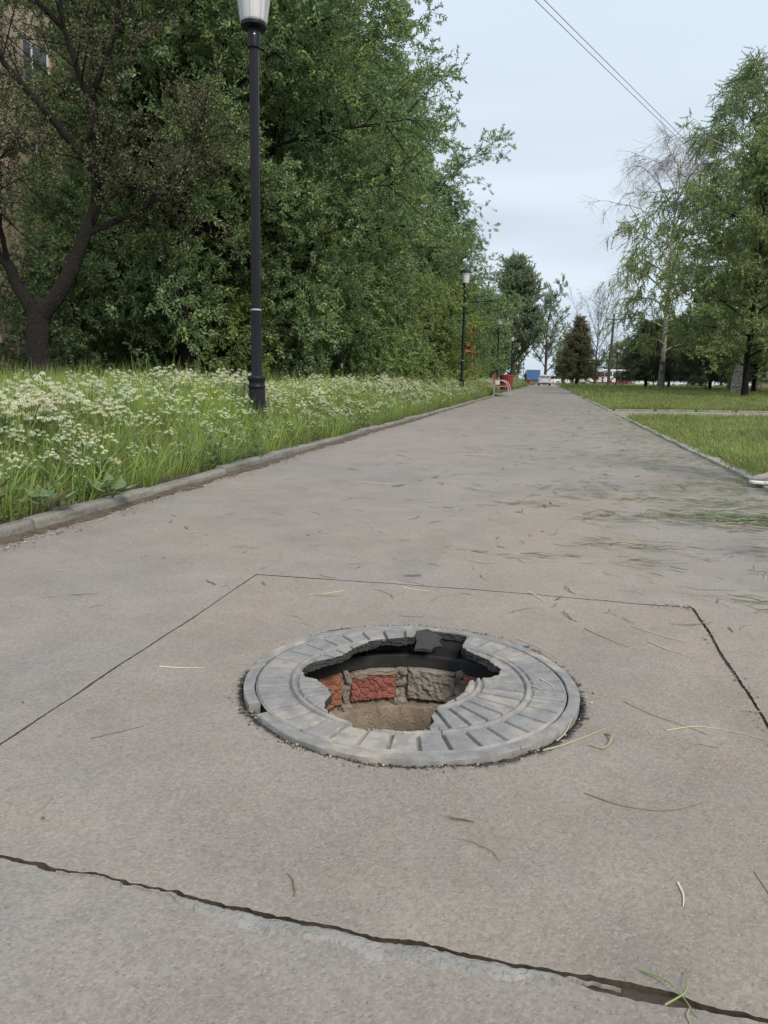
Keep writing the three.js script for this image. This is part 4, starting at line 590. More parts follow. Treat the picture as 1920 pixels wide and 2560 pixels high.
  const lab = { tall: 'long meadow grass on the verge', mid: 'short grass tufts behind the left curb', cress: 'white flowering cress weeds covering the verge', broad: 'broad leaved weeds low among the verge grass' }, nm = { tall: 'tall_grass', mid: 'grass_tufts', cress: 'white_flower_weeds', broad: 'broadleaf_weeds' }, gs = { tall, mid, cress: cr, broad: br };
  for (const k of Object.keys(L)) { const G = new THREE.Group(); G.name = nm[k]; scene.add(G); tag(G, lab[k], 'weeds', null, 'stuff'); L[k].forEach((l, i) => instanced(nm[k] + '_clumps', gs[k][i], M.grass, l, G, 'stuff')); console.log(k, L[k].map(l => l.length).join()); }
  // yellow blooms
  const yb = new Soup(), ry = mulberry(951); for (let k = 0; k < 14; k++) { const a = k * 0.449; yb.leaf(V(0, 0, 0), V(Math.cos(a), 0.25, Math.sin(a)).normalize(), V(-Math.sin(a), 0, Math.cos(a)), 0.022, 0.009, 0.2, [0.75, 0.55, 0.02]); }
  yb.stem([V(0, -0.35, 0), V(0, 0, 0)], 0.002, [0.09, 0.14, 0.04]);
  const ybg = yb.geo(); [[[-2.95, 0.60, -5.9], 'yellow dandelion left of the lamp post among grass'], [[-2.8, 0.52, -6.2], 'yellow dandelion close to the lamp post base'], [[-2.75, 0.46, -9.7], 'yellow dandelion among flowers right of the lamp post']].forEach(([p, l]) => { const o = mesh('yellow_flower', ybg, M.petal); o.position.set(...p); o.rotation.x = 0.5; o.scale.setScalar(0.85); tag(o, l, 'flower', 'yellow flowers in the verge'); });
  // big weathered leaves hanging over the curb
  const burdock = (seed, label, pos, turn) => { const T = thing('broadleaf_plant', label, 'plant', pos, turn, 'broad leaved plants at the curb'), q = mulberry(seed); for (let k = 0; k < 8; k++) { const s = new Soup(), a = k * 0.8 + q() * 0.4, d = V(Math.cos(a), 0.30 * q() + 0.02, Math.sin(a)).normalize(), sd = V(-Math.sin(a), 0.2 * q(), Math.cos(a)).normalize(), Ln = 0.07 + 0.055 * q(), v = 0.8 + 0.4 * q(), c = k === 3 ? [0.34, 0.27, 0.13] : [0.15 * v, 0.225 * v, 0.10 * v]; const b = V(Math.cos(a) * 0.035, 0.035 + 0.05 * q(), Math.sin(a) * 0.035); s.stem([V(0, 0, 0), b], 0.002, [0.12, 0.15, 0.06]); 
      const nn = d.clone().cross(sd).normalize(), ctr = []; const out = [[0, 0], [0.12, 0.30], [0.34, 0.44], [0.55, 0.40], [0.72, 0.22], [0.86, 0.12], [1, 0]]; for (let i = 0; i < out.length - 1; i++) for (const sg of [1, -1]) { const f = (t, w) => b.clone().addScaledVector(d, Ln * t).addScaledVector(sd, sg * w * Ln * 0.85).addScaledVector(nn, w * Ln * 0.22 - t * t * Ln * 0.25); const m0 = f(out[i][0], 0), m1 = f(out[i + 1][0], 0), e0 = f(...out[i]), e1 = f(...out[i + 1]), cc = c.map(x => x * (sg > 0 ? 1 : 0.92)); s.tri(m0, e0, e1, cc); s.tri(m0, e1, m1, cc); } mesh('leaf', s.geo(), M.leaf, T).userData.label = k === 3 ? 'withered brown leaf' : undefined; } return T; };
  burdock(961, 'broad leaved plant sprawling over the curb with a withered leaf', [-2.11, 0.055, -3.42], 0.4); burdock(963, 'small broad leaved plant lying across the curb', [-2.16, 0.06, -2.98], 2.1); burdock(965, 'broad leaved plant behind the near curb stone', [-2.32, 0.10, -2.78], 4.2); burdock(967, 'broad leaved plant behind the sprawling one', [-2.36, 0.12, -3.62], 3.2);
  // lawn
  const lt = [0, 1, 2].map(k => tuft(971 + k, 20, 0.05, 0.13, 0.0042, 0.075, 1.7, [[0.15, 0.22, 0.05], [0.25, 0.32, 0.10]])), ll = [[], [], []];
  const inX = (x, z) => z < cz0(x) + 0.02 && z > cz1(x) - 0.02;
  const lawn = (z0, z1, x0, x1, dens, s) => put(z0, z1, x0, x1, dens, (x, z) => { if (inX(x, z)) return; const n = nz(x * 0.9, z * 0.9, 741, 3), bare = sstep(0.35, 0.6, nz(x * 1.7 + 4, z * 1.7, 745, 3)); if (x < 2.0 && r() < bare * 0.6) return; const v = 0.92 + 0.3 * n; ll[Math.floor(r() * 3)].push([V(x, lawnY(x, z) - 0.01, z), up(0.7), r() * 6.28, V(s * 1.15, s * (0.65 + 0.6 * r()), s * 1.15), (r() < 0.2 ? [1.5, 1.2, 1.1] : [1.02, 1, 0.9]).map(c => c * v * (0.8 + 0.4 * r()))]); });
  lawn(-9, -3.5, 1.55, 4.2, 300, 1.0); lawn(-16, -4, 1.50, 1.62, 120, 0.8); lawn(-16, -9, 1.55, 7.5, 150, 1.1); lawn(-30, -16, 1.55, 13, 60, 1.5); lawn(-60, -30, 1.55, 24, 17, 2.2); lawn(-130, -60, 1.55, 40, 3.4, 4.0);
  const G = new THREE.Group(); G.name = 'lawn_grass'; scene.add(G); tag(G, 'freshly mown grass of the lawn at right', 'grass', null, 'stuff'); ll.forEach((l, i) => instanced('lawn_grass_clumps', lt[i], M.grass, l, G, 'stuff')); console.log('lawn', ll.map(l => l.length).join());
}
console.log('weeds done');
// ------------------------------------------------------------------ OBJECTS
M.lampPaint = new THREE.MeshPhysicalMaterial({ color: new THREE.Color().setRGB(0.010, 0.011, 0.015), roughness: 0.42, specularIntensity: 0.55, bumpMap: lidBump, bumpScale: 0.0003 });
M.lampGlass = new THREE.MeshPhysicalMaterial({ color: new THREE.Color().setRGB(0.93, 0.93, 0.94), roughness: 0.28, transmission: 0.72, thickness: 0, side: THREE.DoubleSide });
M.lampInner = std({ color: new THREE.Color().setRGB(0.74, 0.74, 0.76), roughness: 0.6 });
M.steel = std({ color: new THREE.Color().setRGB(0.55, 0.56, 0.57), roughness: 0.4, metalness: 0.6 });
M.steelPaint = std({ color: new THREE.Color().setRGB(0.36, 0.37, 0.37), roughness: 0.55 });
M.red = std({ color: new THREE.Color().setRGB(0.235, 0.035, 0.033), roughness: 0.6 });
function lampPost() {
  const T = new THREE.Group();
  const oct = (prof, n = 8) => { const g = new THREE.LatheGeometry(prof.map(p => new THREE.Vector2(...p)), n); g.rotateY(Math.PI / 8); return toCreasedNormals(g, 0.6); };
  mesh('base', oct([[0.001, 0], [0.125, 0], [0.125, 0.03], [0.105, 0.05], [0.098, 0.12], [0.084, 0.42], [0.080, 0.50]]), M.lampPaint, T);
  mesh('collar', new THREE.LatheGeometry([[0.07, 0.495], [0.086, 0.50], [0.088, 0.515], [0.078, 0.53], [0.078, 0.56], [0.090, 0.58], [0.092, 0.60], [0.086, 0.615], [0.06, 0.622]].map(p => new THREE.Vector2(...p)), 28), M.lampPaint, T);
  mesh('lower_pole', oct([[0.055, 0.61], [0.0525, 0.62], [0.0505, 1.24], [0.044, 1.245]]), M.lampPaint, T);
  mesh('joint_ring', new THREE.LatheGeometry([[0.045, 1.238], [0.0520, 1.242], [0.0520, 1.250], [0.045, 1.256]].map(p => new THREE.Vector2(...p)), 24), M.steelPaint, T);
  mesh('upper_pole', oct([[0.0455, 1.25], [0.0445, 3.66]]), M.lampPaint, T);
  mesh('neck', new THREE.LatheGeometry([[0.046, 3.58], [0.060, 3.582], [0.060, 3.745], [0.046, 3.75]].map(p => new THREE.Vector2(...p)), 32), M.lampPaint, T);
  for (let k = 0; k < 3; k++) { const a = 0.35 + k * 2.094, b = new THREE.CylinderGeometry(0.007, 0.007, 0.01, 8); b.rotateX(Math.PI / 2); b.translate(0, 3.68, 0.062); const o = mesh('bolt', b, M.steel, T); o.rotation.y = a; }
  mesh('lantern_pan', new THREE.LatheGeometry([[0.046, 3.742], [0.112, 3.745], [0.118, 3.76], [0.118, 3.80], [0.112, 3.805], [0.02, 3.81]].map(p => new THREE.Vector2(...p)), 40), M.lampPaint, T);
  mesh('lantern_glass', new THREE.LatheGeometry([[0.120, 3.785], [0.172, 4.14]].map(p => new THREE.Vector2(...p)), 44), M.lampGlass, T);
  const inner = mesh('diffuser', new THREE.LatheGeometry([[0.09, 3.812], [0.118, 4.13]].map(p => new THREE.Vector2(...p)), 32), M.lampInner, T);
  const cap = mesh('lantern_cap', new THREE.LatheGeometry([[0.165, 4.135], [0.195, 4.135], [0.195, 4.15], [0.16, 4.20], [0.09, 4.245], [0.025, 4.262], [0.018, 4.30], [0.001, 4.31]].map(p => new THREE.Vector2(...p)), 40), M.lampPaint, T);
  for (let k = 0; k < 8; k++) { const a = k / 8 * 6.283; const o = mesh('lantern_bar', tube([V(0, 3.79, 0.1225), V(0, 4.14, 0.1745)], [0.0032, 0.0032], 5), M.steelPaint, T); o.rotation.y = a; }
  return T;
}
{
  const src = lampPost(), ord = ['nearest black park lamp post rising from the flowering verge', 'second lamp post, before the red bench', 'third lamp post, just beyond the red bench', 'fourth lamp post along the path', 'fifth lamp post along the path', 'sixth lamp post, near the far car'];
  [[-2.81, -7.2], [-2.88, -26.5], [-2.94, -46], [-3.0, -65], [-3.1, -84], [-3.15, -103]].forEach(([x, z], i) => { const t = i ? src.clone() : src; t.name = numbered('lamp_post'); t.position.set(x, 0.05, z); t.rotation.y = i * 0.3 + 0.1; scene.add(t); tag(t, ord[i], 'lamp post', 'lamp posts along the path'); });
  [[11.8, -92, 'lamp post on the far lawn right of the birch'], [7.2, -86, 'lamp post on the far lawn right of the utility pole'], [9.2, -100, 'lamp post behind the dark pines']].forEach(([x, z, l]) => { const t = src.clone(); t.name = numbered('lamp_post'); t.position.set(x, 0, z); scene.add(t); tag(t, l, 'lamp post', 'lamp posts on the far lawn'); });
}
function bench(label, pos, turn) {
  const T = thing('park_bench', label, 'bench', pos, turn, 'red park benches'); // faces +x, long along z
  for (const z of [-0.8, 0.8]) {
    const arc = [V(-0.28, 0.0, z), V(-0.29, 0.45, z), V(-0.29, 0.62, z), V(-0.10, 0.645, z), V(0.08, 0.62, z), V(0.2, 0.53, z), V(0.27, 0.38, z), V(0.285, 0.2, z), V(0.29, 0, z)];
    mesh('end_frame', tube(new THREE.CatmullRomCurve3(arc).getPoints(40), new Array(41).fill(0.021), 8), M.steelPaint, T); mesh('seat_rail', rod([-0.29, 0.40, z], [0.28, 0.42, z], 0.018), M.steelPaint, T); mesh('foot_rail', rod([-0.28, 0.12, z], [0.28, 0.12, z], 0.015), M.steelPaint, T);
    mesh('back_post', rod([-0.27, 0.4, z], [-0.36, 0.86, z], 0.018), M.steelPaint, T);
  }
  for (let k = 0; k < 5; k++) mesh('seat_slat', box(0.085, 0.03, 1.66, -0.21 + k * 0.105, 0.445, 0, 0.008), M.red, T);
  for (let k = 0; k < 4; k++) { const o = mesh('back_slat', box(0.03, 0.085, 1.66, 0, 0, 0, 0.008), M.red, T); o.position.set(-0.262 - k * 0.021, 0.53 + k * 0.103, 0); o.rotation.z = 0.2; }
  return T;
}
function bin(label, pos, s = 1) {
  const T = thing('litter_bin', label, 'litter bin', pos, 0, 'red litter bins'); const n = 18;
  for (let k = 0; k < n; k++) { const a = k / n * 6.283, o = mesh('slat', box(0.068, 0.56, 0.02, 0, 0, 0, 0.006), M.red, T); o.position.set(Math.sin(a) * 0.235, 0.50, Math.cos(a) * 0.235); o.rotation.order = 'YXZ'; o.rotation.set(0.08, a, 0); }
  mesh('liner', new THREE.LatheGeometry([[0.001, 0.24], [0.19, 0.24], [0.225, 0.76], [0.21, 0.76], [0.18, 0.26], [0.001, 0.26]].map(p => new THREE.Vector2(...p)), 24), M.frameDark, T);
  mesh('rim', new THREE.TorusGeometry(0.245, 0.014, 8, 32).rotateX(Math.PI / 2).translate(0, 0.78, 0), M.red, T);
  for (const sx of [-1, 1]) mesh('leg', rod([sx * 0.2, 0, 0], [sx * 0.2, 0.3, 0], 0.016), M.steelPaint, T);
  T.scale.setScalar(s); return T;
}
bench('red slatted bench with pale tube frame beside the path', [-1.80, 0.0, -32.0], 0); bin('red slatted litter bin at the end of the red bench', [-1.72, 0, -33.6], 1.12);
bin('red litter bin far along the path near the parked car', [-2.3, 0, -98], 1.0); bin('small red bin near the man in red', [10.2, 0.02, -133], 1.1);
bench('red bench on the far lawn right of the utility pole', [8.7, 0.02, -92], 1.4); bench('red bench on the far lawn beside the low branched tree', [13.2, 0.02, -74], 1.5);
{ // dark bag or box lying on the bench back, pale
  const o = mesh('paper_bag', box(0.20, 0.16, 0.14, 0, 0.08, 0, 0.02), std({ color: new THREE.Color().setRGB(0.62, 0.56, 0.52), roughness: 0.9 })); o.position.set(-1.99, 0.462, -31.5); tag(o, 'pale paper bag standing on the red bench', 'bag');
}
// people -------------------------------------------------------------
function person(label, pos, turn, cols, pose = 'stand', group, footR = 1) {
  const J = pose === 'sit' ? { hip: [0, 0.5, 0], knee: [0, 0.5, 0.42], foot: [0, 0.06, 0.44], chest: [0, 0.92, -0.05], head: [0, 1.2, 0.02], hand: [0.05, 0.55, 0.35], elbow: [0.02, 0.68, 0.02] } : pose === 'walk' ? { hip: [0, 0.9, 0], knee: [0, 0.49, 0.08], foot: [0, 0.07, 0.0], chest: [0, 1.34, 0.02], head: [0, 1.62, 0.05], hand: [0.06, 0.82, 0.12], elbow: [0.05, 1.08, -0.02] } : { hip: [0, 0.9, 0], knee: [0, 0.48, 0.02], foot: [0, 0.07, 0], chest: [0, 1.34, 0], head: [0, 1.62, 0.02], hand: [0.05, 0.82, 0.08], elbow: [0.05, 1.08, -0.03] };
  const B = [], add = (a, b, ra, rb, c) => B.push([V(...a), V(...b), ra, rb, c]);
  const { hip, knee, foot, chest, head, hand, elbow } = J, st = pose === 'walk' ? 0.16 : 0;
  add(hip, chest, 0.135, 0.15, 0); add([chest[0] - 0.15, chest[1] + 0.06, chest[2]], [chest[0] + 0.15, chest[1] + 0.06, chest[2]], 0.075, 0.075, 0); add([0, chest[1] + 0.1, chest[2]], [0, head[1] - 0.08, head[2] - 0.01], 0.052, 0.05, 2); add([head[0], head[1] - 0.03, head[2] + 0.01], [head[0], head[1] + 0.06, head[2]], 0.082, 0.095, 2); add([head[0], head[1] + 0.075, head[2] - 0.02], [head[0], head[1] + 0.03, head[2] - 0.045], 0.098, 0.085, 3); add([head[0], head[1], head[2] + 0.095], [head[0], head[1] - 0.015, head[2] + 0.105], 0.012, 0.014, 2);
  for (const s of [-1, 1]) { const z = s * st; add([s * 0.09, hip[1], hip[2]], [s * 0.10, knee[1], knee[2] + z], 0.098, 0.066, 1); add([s * 0.10, knee[1], knee[2] + z], [s * 0.105, foot[1], foot[2] + z * 1.6], 0.064, 0.046, 1); add([s * 0.105, foot[1] - 0.02, foot[2] + z * 1.6 - 0.04], [s * 0.115, foot[1] - 0.03, foot[2] + z * 1.6 + (footR < 1 ? 0.04 : 0.16)], 0.046 * footR, 0.036 * footR, 4); add([s * 0.19, chest[1] + 0.05, chest[2]], [s * (0.21 + elbow[0]), elbow[1], elbow[2] - z], 0.056, 0.045, 0); add([s * (0.21 + elbow[0]), elbow[1], elbow[2] - z], [s * (0.19 + hand[0]), hand[1], hand[2] - z], 0.044, 0.034, 0); add([s * (0.19 + hand[0]), hand[1], hand[2] - z], [s * (0.185 + hand[0]), hand[1] - 0.11, hand[2] + 0.02 - z], 0.034, 0.026, 2); }
  const res = 64, half = 0.95, mc = new MarchingCubes(res, M.lampPaint, false, false, 60000); mc.isolation = 0; const pt = V(0, 0, 0), pa = V(0, 0, 0), ba = V(0, 0, 0);
  const dist = (p, b) => { ba.copy(b[1]).sub(b[0]); pa.copy(p).sub(b[0]); const h = clamp(pa.dot(ba) / ba.lengthSq(), 0, 1); return pa.addScaledVector(ba, -h).length() - lerp(b[2], b[3], h); };
  const sd = p => { let d = 9; for (const b of B) { const e = dist(p, b), k = 0.028, h = clamp(0.5 + 0.5 * (d - e) / k, 0, 1); d = lerp(d, e, h) - k * h * (1 - h); } return d; };
  for (let z = 0; z < res; z++) for (let y = 0; y < res; y++) for (let x = 0; x < res; x++) { pt.set((x - res / 2) / (res / 2) * half, (y - res / 2) / (res / 2) * half + 0.92, (z - res / 2) / (res / 2) * half); mc.field[x + y * res + z * res * res] = -sd(pt); }
  mc.update(); const n = mc.count, src = mc.positionArray, pos3 = [], col = [];
  for (let i = 0; i < n; i++) { const x = src[i * 3] * half, y = src[i * 3 + 1] * half + 0.92, z = src[i * 3 + 2] * half; pos3.push(x, y, z); pt.set(x, y, z); let bi = 0, bd = 9; B.forEach((b, k) => { const e = dist(pt, b); if (e < bd) { bd = e; bi = k; } }); col.push(...cols[B[bi][4]]); }
  let g = new THREE.BufferGeometry(); g.setAttribute('position', new THREE.Float32BufferAttribute(pos3, 3)); g.setAttribute('color', new THREE.Float32BufferAttribute(col, 3)); g = mergeVertices(g, 1e-4); g.computeVertexNormals();
  const T = thing('person', label, 'person', pos, turn, group); mesh('body', g, M.cloth, T); return T;
}
M.cloth = std({ color: 0xffffff, vertexColors: true, roughness: 0.9, side: THREE.DoubleSide });
{
  const skin = [0.45, 0.27, 0.19], hair = [0.03, 0.022, 0.018], dk = [0.02, 0.021, 0.026], nv = [0.03, 0.04, 0.07], gy = [0.12, 0.12, 0.13], wh = [0.6, 0.6, 0.6];
  person('person in a bright red top on the far lawn', [9.3, 0.02, -138], 2.4, [[0.6, 0.02, 0.05], nv, skin, hair, dk], 'walk');
  person('person in dark clothes left of the one in red', [5.9, 0.02, -134], 3.0, [dk, dk, skin, hair, dk]); person('person in grey beside the dark clothed one', [4.95, 0.02, -131], 0.4, [gy, nv, skin, hair, dk]);
  person('person sitting leftmost under the brown spruce', [1.9, 0.0, -98], 0.2, [dk, dk, skin, hair, dk], 'sit'); person('second person sitting under the brown spruce', [3.0, 0, -99], 0.1, [dk, gy, skin, hair, dk], 'sit'); person('third person sitting under the spruce, pale hair', [3.6, 0, -99], -0.2, [nv, dk, skin, [0.4, 0.35, 0.3], dk], 'sit'); person('person sitting rightmost under the spruce in a white top', [4.3, 0, -98.5], 0.3, [wh, dk, skin, hair, dk], 'sit');
  person('dark clothed person on the path beside the far litter bin', [-2.75, 0.05, -99.5], 1.0, [dk, dk, skin, hair, dk]); person('person in dark clothes walking on the far lawn path', [8.2, 0.02, -96], 1.6, [dk, nv, skin, hair, dk], 'walk');
  // the one at the right edge: white trainer stepping onto the path
  const P = person('person at the frame edge stepping onto the path in a white sneaker', [1.83, 0.02, -5.63], -Math.PI / 2, [[0.10, 0.11, 0.13], [0.05, 0.07, 0.12], skin, hair, [0.55, 0.55, 0.55]], 'walk', undefined, 0.6);
  const wht = std({ color: new THREE.Color().setRGB(0.74, 0.73, 0.71), roughness: 0.55, bumpMap: lidBump, bumpScale: 0.0006 }), greyS = std({ color: new THREE.Color().setRGB(0.30, 0.29, 0.275), roughness: 0.9, bumpMap: lidBump, bumpScale: 0.001 });
  const shoe = (x0, zo) => {
    const loft = (secs, n = 22) => { const pos = [], idx = [], uv = []; secs.forEach(([z, w, y0, y1, sq]) => { for (let k = 0; k <= n; k++) { const a = k / n * 6.283, c = Math.cos(a), s = Math.sin(a), q = sq || 0.8; pos.push(x0 + Math.sign(c) * Math.pow(Math.abs(c), q) * w, (y0 + y1) / 2 + Math.sign(s) * Math.pow(Math.abs(s), q) * (y1 - y0) / 2, z + zo); uv.push(a * 0.05, z); } }); for (let i = 0; i < secs.length - 1; i++) for (let k = 0; k < n; k++) { const a = i * (n + 1) + k; idx.push(a, a + n + 1, a + 1, a + 1, a + n + 1, a + n + 2); } return bufGeo(pos, idx, uv); };
    const sole = mesh('sneaker_sole', loft([[-0.078, 0.006, 0.004, 0.026, 0.4], [-0.074, 0.026, 0.001, 0.03, 0.4], [-0.05, 0.036, 0, 0.03, 0.4], [0, 0.037, 0, 0.029, 0.4], [0.08, 0.044, 0, 0.027, 0.4], [0.13, 0.046, 0, 0.026, 0.4], [0.165, 0.040, 0.001, 0.026, 0.4], [0.185, 0.028, 0.003, 0.027, 0.4], [0.195, 0.012, 0.007, 0.026, 0.4], [0.1975, 0.002, 0.012, 0.024, 0.4]]), wht, P);
    mesh('sneaker_upper', loft([[-0.072, 0.010, 0.02, 0.09], [-0.066, 0.028, 0.02, 0.105], [-0.03, 0.036, 0.02, 0.11], [0.02, 0.038, 0.02, 0.108], [0.06, 0.040, 0.02, 0.095], [0.088, 0.0405, 0.02, 0.081]]), wht, P);
    mesh('toe_cap', loft([[0.086, 0.0402, 0.02, 0.080], [0.11, 0.0415, 0.02, 0.072], [0.14, 0.0395, 0.02, 0.064], [0.165, 0.034, 0.02, 0.055], [0.182, 0.024, 0.02, 0.044], [0.191, 0.012, 0.021, 0.035], [0.194, 0.002, 0.023, 0.028]]), greyS, P);
    for (let k = 0; k < 5; k++) mesh('lace', rod([x0 - 0.022, 0.100 - k * 0.006, 0.03 + k * 0.013 + zo], [x0 + 0.022, 0.100 - k * 0.006, 0.036 + k * 0.013 + zo], 0.0035, 6), wht, P);
  };
  shoe(-0.112, -0.256); shoe(0.112, 0.256);
}
// vehicles ------------------------------------------------------------
M.carPaint = new THREE.MeshPhysicalMaterial({ color: new THREE.Color().setRGB(0.55, 0.55, 0.56), roughness: 0.35, metalness: 0.3, clearcoat: 0.8 }); M.glassDark = new THREE.MeshPhysicalMaterial({ color: new THREE.Color().setRGB(0.10, 0.12, 0.13), roughness: 0.08 }); M.tyre = std({ color: new THREE.Color().setRGB(0.02, 0.02, 0.02), roughness: 0.9 }); M.tail = std({ color: new THREE.Color().setRGB(0.45, 0.03, 0.03), roughness: 0.3 }); M.white = std({ color: new THREE.Color().setRGB(0.72, 0.72, 0.72), roughness: 0.5 }); M.blue = std({ color: new THREE.Color().setRGB(0.06, 0.16, 0.36), roughness: 0.5 }); M.plastic = std({ color: new THREE.Color().setRGB(0.05, 0.05, 0.055), roughness: 0.7 });
const ext = (pts, w, bev) => { const g = new THREE.ExtrudeGeometry(new THREE.Shape(pts.map(p => new THREE.Vector2(...p))), { depth: w - 2 * bev, bevelEnabled: true, bevelSize: bev, bevelThickness: bev, bevelSegments: 3 }); g.translate(0, 0, -(w / 2 - bev)); g.rotateY(Math.PI / 2); return g; };  // profile x -> -z, so the tail (x<0) looks at +z
function wheels(T, zs, hw, r) { for (const z of zs) for (const s of [-1, 1]) { const w = mesh('wheel', new THREE.CylinderGeometry(r, r, 0.2, 24).rotateZ(Math.PI / 2).translate(s * hw, r, z), M.tyre, T); mesh('rim', new THREE.CylinderGeometry(r * 0.6, r * 0.6, 0.02, 16).rotateZ(Math.PI / 2).translate(s * (hw + 0.1), r, z), M.steel, w); } }
{
  const T = thing('parked_car', 'silver saloon car parked at the end of the path, seen from behind', 'car', [-0.40, 0, -108], 0.03);
  mesh('body', ext([[-2.1, 0.32], [2.05, 0.3], [2.12, 0.55], [2.0, 0.72], [1.1, 0.86], [-1.5, 0.93], [-2.08, 0.90], [-2.14, 0.6]], 1.66, 0.05), M.carPaint, T); mesh('cabin', ext([[-1.55, 0.9], [1.0, 0.86], [0.35, 1.34], [-0.2, 1.40], [-0.75, 1.37]], 1.42, 0.06), M.carPaint, T);
  const rw = mesh('rear_window', new THREE.PlaneGeometry(1.22, 0.62), M.glassDark, T); rw.position.set(0, 1.16, 1.245); rw.rotation.x = -1.03; M.glassDark.side = THREE.DoubleSide;
  for (const s of [-1, 1]) { mesh('tail_light', box(0.30, 0.16, 0.06, s * 0.64, 0.76, 2.14, 0.02), M.tail, T); mesh('side_window', box(0.02, 0.34, 1.5, s * 0.705, 1.14, 0.35, 0.005), M.glassDark, T).rotation.z = s * 0.0; mesh('mirror', box(0.16, 0.11, 0.08, s * 0.9, 0.98, -0.55, 0.03), M.carPaint, T); }
  mesh('bumper', box(1.64, 0.24, 0.14, 0, 0.46, 2.16, 0.05), M.carPaint, T); mesh('number_plate', box(0.52, 0.115, 0.012, 0, 0.72, 2.205), M.white, T); mesh('lower_valance', box(1.5, 0.14, 0.3, 0, 0.28, 2.0, 0.03), M.plastic, T); wheels(T, [1.3, -1.35], 0.72, 0.31);
}
{
  const T = thing('blue_truck', 'small truck with a blue tarpaulin body behind the parked car', 'truck', [-2.2, 0, -124], 0.0);
  mesh('cargo_box', box(2.1, 1.55, 3.4, 0, 1.5, 0, 0.05), M.blue, T); mesh('roof_edge', box(2.14, 0.16, 3.44, 0, 2.33, 0, 0.05), M.white, T); mesh('chassis', box(1.7, 0.25, 4.6, 0, 0.6, -0.5, 0.03), M.plastic, T); mesh('cab', box(1.9, 1.5, 1.5, 0, 1.35, -2.55, 0.12), M.white, T); for (const s of [-1, 1]) mesh('tail_light', box(0.22, 0.12, 0.05, s * 0.85, 0.62, 1.84), M.tail, T); wheels(T, [1.0, -2.3], 0.85, 0.38);
}
{
  const T = thing('white_bus', 'white bus standing beyond the far lawn', 'bus', [10.6, 0, -152], 0);
  mesh('body', box(9.5, 2.45, 2.4, 0, 1.75, 0, 0.18), M.white, T); for (let k = 0; k < 6; k++) mesh('window', box(1.25, 0.85, 0.03, -3.75 + k * 1.45, 2.15, 1.2, 0.01), M.glassDark, T); mesh('door', box(0.9, 1.95, 0.03, 4.15, 1.65, 1.205, 0.01), M.glassDark, T); mesh('skirt', box(9.3, 0.3, 2.3, 0, 0.55, 0.03, 0.05), M.plastic, T);
  for (const x of [-3, 2.8]) { const w = mesh('wheel', new THREE.CylinderGeometry(0.45, 0.45, 0.28, 24).rotateX(Math.PI / 2).translate(x, 0.45, 1.06), M.tyre, T); mesh('rim', new THREE.CylinderGeometry(0.26, 0.26, 0.02, 16).rotateX(Math.PI / 2).translate(x, 0.45, 1.21), M.steel, w); }
}
function parked(label, pos, turn, m) { const T = thing('far_car', label, 'car', pos, turn, 'cars parked beyond the far lawn'); mesh('body', ext([[-2, 0.3], [2, 0.3], [2.05, 0.7], [1.1, 0.88], [-1.7, 0.92], [-2.05, 0.8]], 1.7, 0.05), m, T); mesh('cabin', ext([[-1.6, 0.9], [1.0, 0.86], [0.4, 1.36], [-1.1, 1.38]], 1.4, 0.05), M.glassDark, T); mesh('roof', box(1.2, 0.05, 1.5, 0, 1.41, 0.35, 0.02), m, T); wheels(T, [1.25, -1.3], 0.76, 0.31); return T; }
parked('white car glimpsed under the brown spruce', [3.2, 0, -142], 1.57, M.white); parked('white car glimpsed left of the spruce trunk', [0.9, 0, -143], 1.57, M.white); parked('white car right of the utility pole beyond the lawn', [16.0, 0, -142], 1.57, M.white); parked('white car glimpsed left of the birch trunk', [20.2, 0, -142], 1.57, M.white); parked('white car right of the birch trunk', [25.5, 0, -140], 1.57, M.white);
// utility poles and overhead wires --------------------------------------
M.pole = std({ color: new THREE.Color().setRGB(0.17, 0.16, 0.13), map: concMap, roughness: 0.95 });
function pole(label, x, z, h, lean = 0) { const T = thing('utility_pole', label, 'utility pole', [x, 0, z], 0, 'utility poles'); mesh('post', tube([V(0, -0.1, 0), V(lean, h, 0)], [0.15, 0.11], 10), M.pole, T); mesh('crossarm', box(1.5, 0.09, 0.09, lean * 0.93, h * 0.93, 0.14, 0.01), M.pole, T); for (const s of [-1, 0, 1]) mesh('insulator', new THREE.LatheGeometry([[0.001, 0], [0.035, 0], [0.05, 0.06], [0.03, 0.08], [0.04, 0.12], [0.001, 0.14]].map(p => new THREE.Vector2(...p)), 12).translate(s * 0.6 + lean * 0.93, h * 0.93 + 0.045, 0.14), M.white, T); return T; }
pole('utility pole standing right of the brown spruce', 5.95, -80, 7.25, 0.12); pole('slimmer utility pole behind the nearly bare tree', 4.9, -104, 6.2, 0.1); pole('tall utility pole holding the far end of the wires', 12.6, -44.5, 7.6); pole('tall utility pole holding the near end of the wires', -9.4, 5.6, 7.6);
{ const wm = std({ color: new THREE.Color().setRGB(0.10, 0.10, 0.11), roughness: 0.8 });
  [[-0.16, 'upper overhead wire crossing the sky above the path', 0.16], [0.12, 'lower overhead wire crossing the sky above the path', 0.03]].forEach(([dx, l, dh]) => { const a = V(12.6 + dx, 7.22 + dh, -44.36), b = V(-9.4 + dx, 7.22 + dh, 5.74), pts = []; for (let i = 0; i <= 40; i++) { const t = i / 40, p = a.clone().lerp(b, t); p.y -= 4 * 0.22 * t * (1 - t); pts.push(p); } tag(mesh('overhead_wire', tube(pts, pts.map(() => 0.006), 6), wm), l, 'wire', 'overhead wires'); }); }
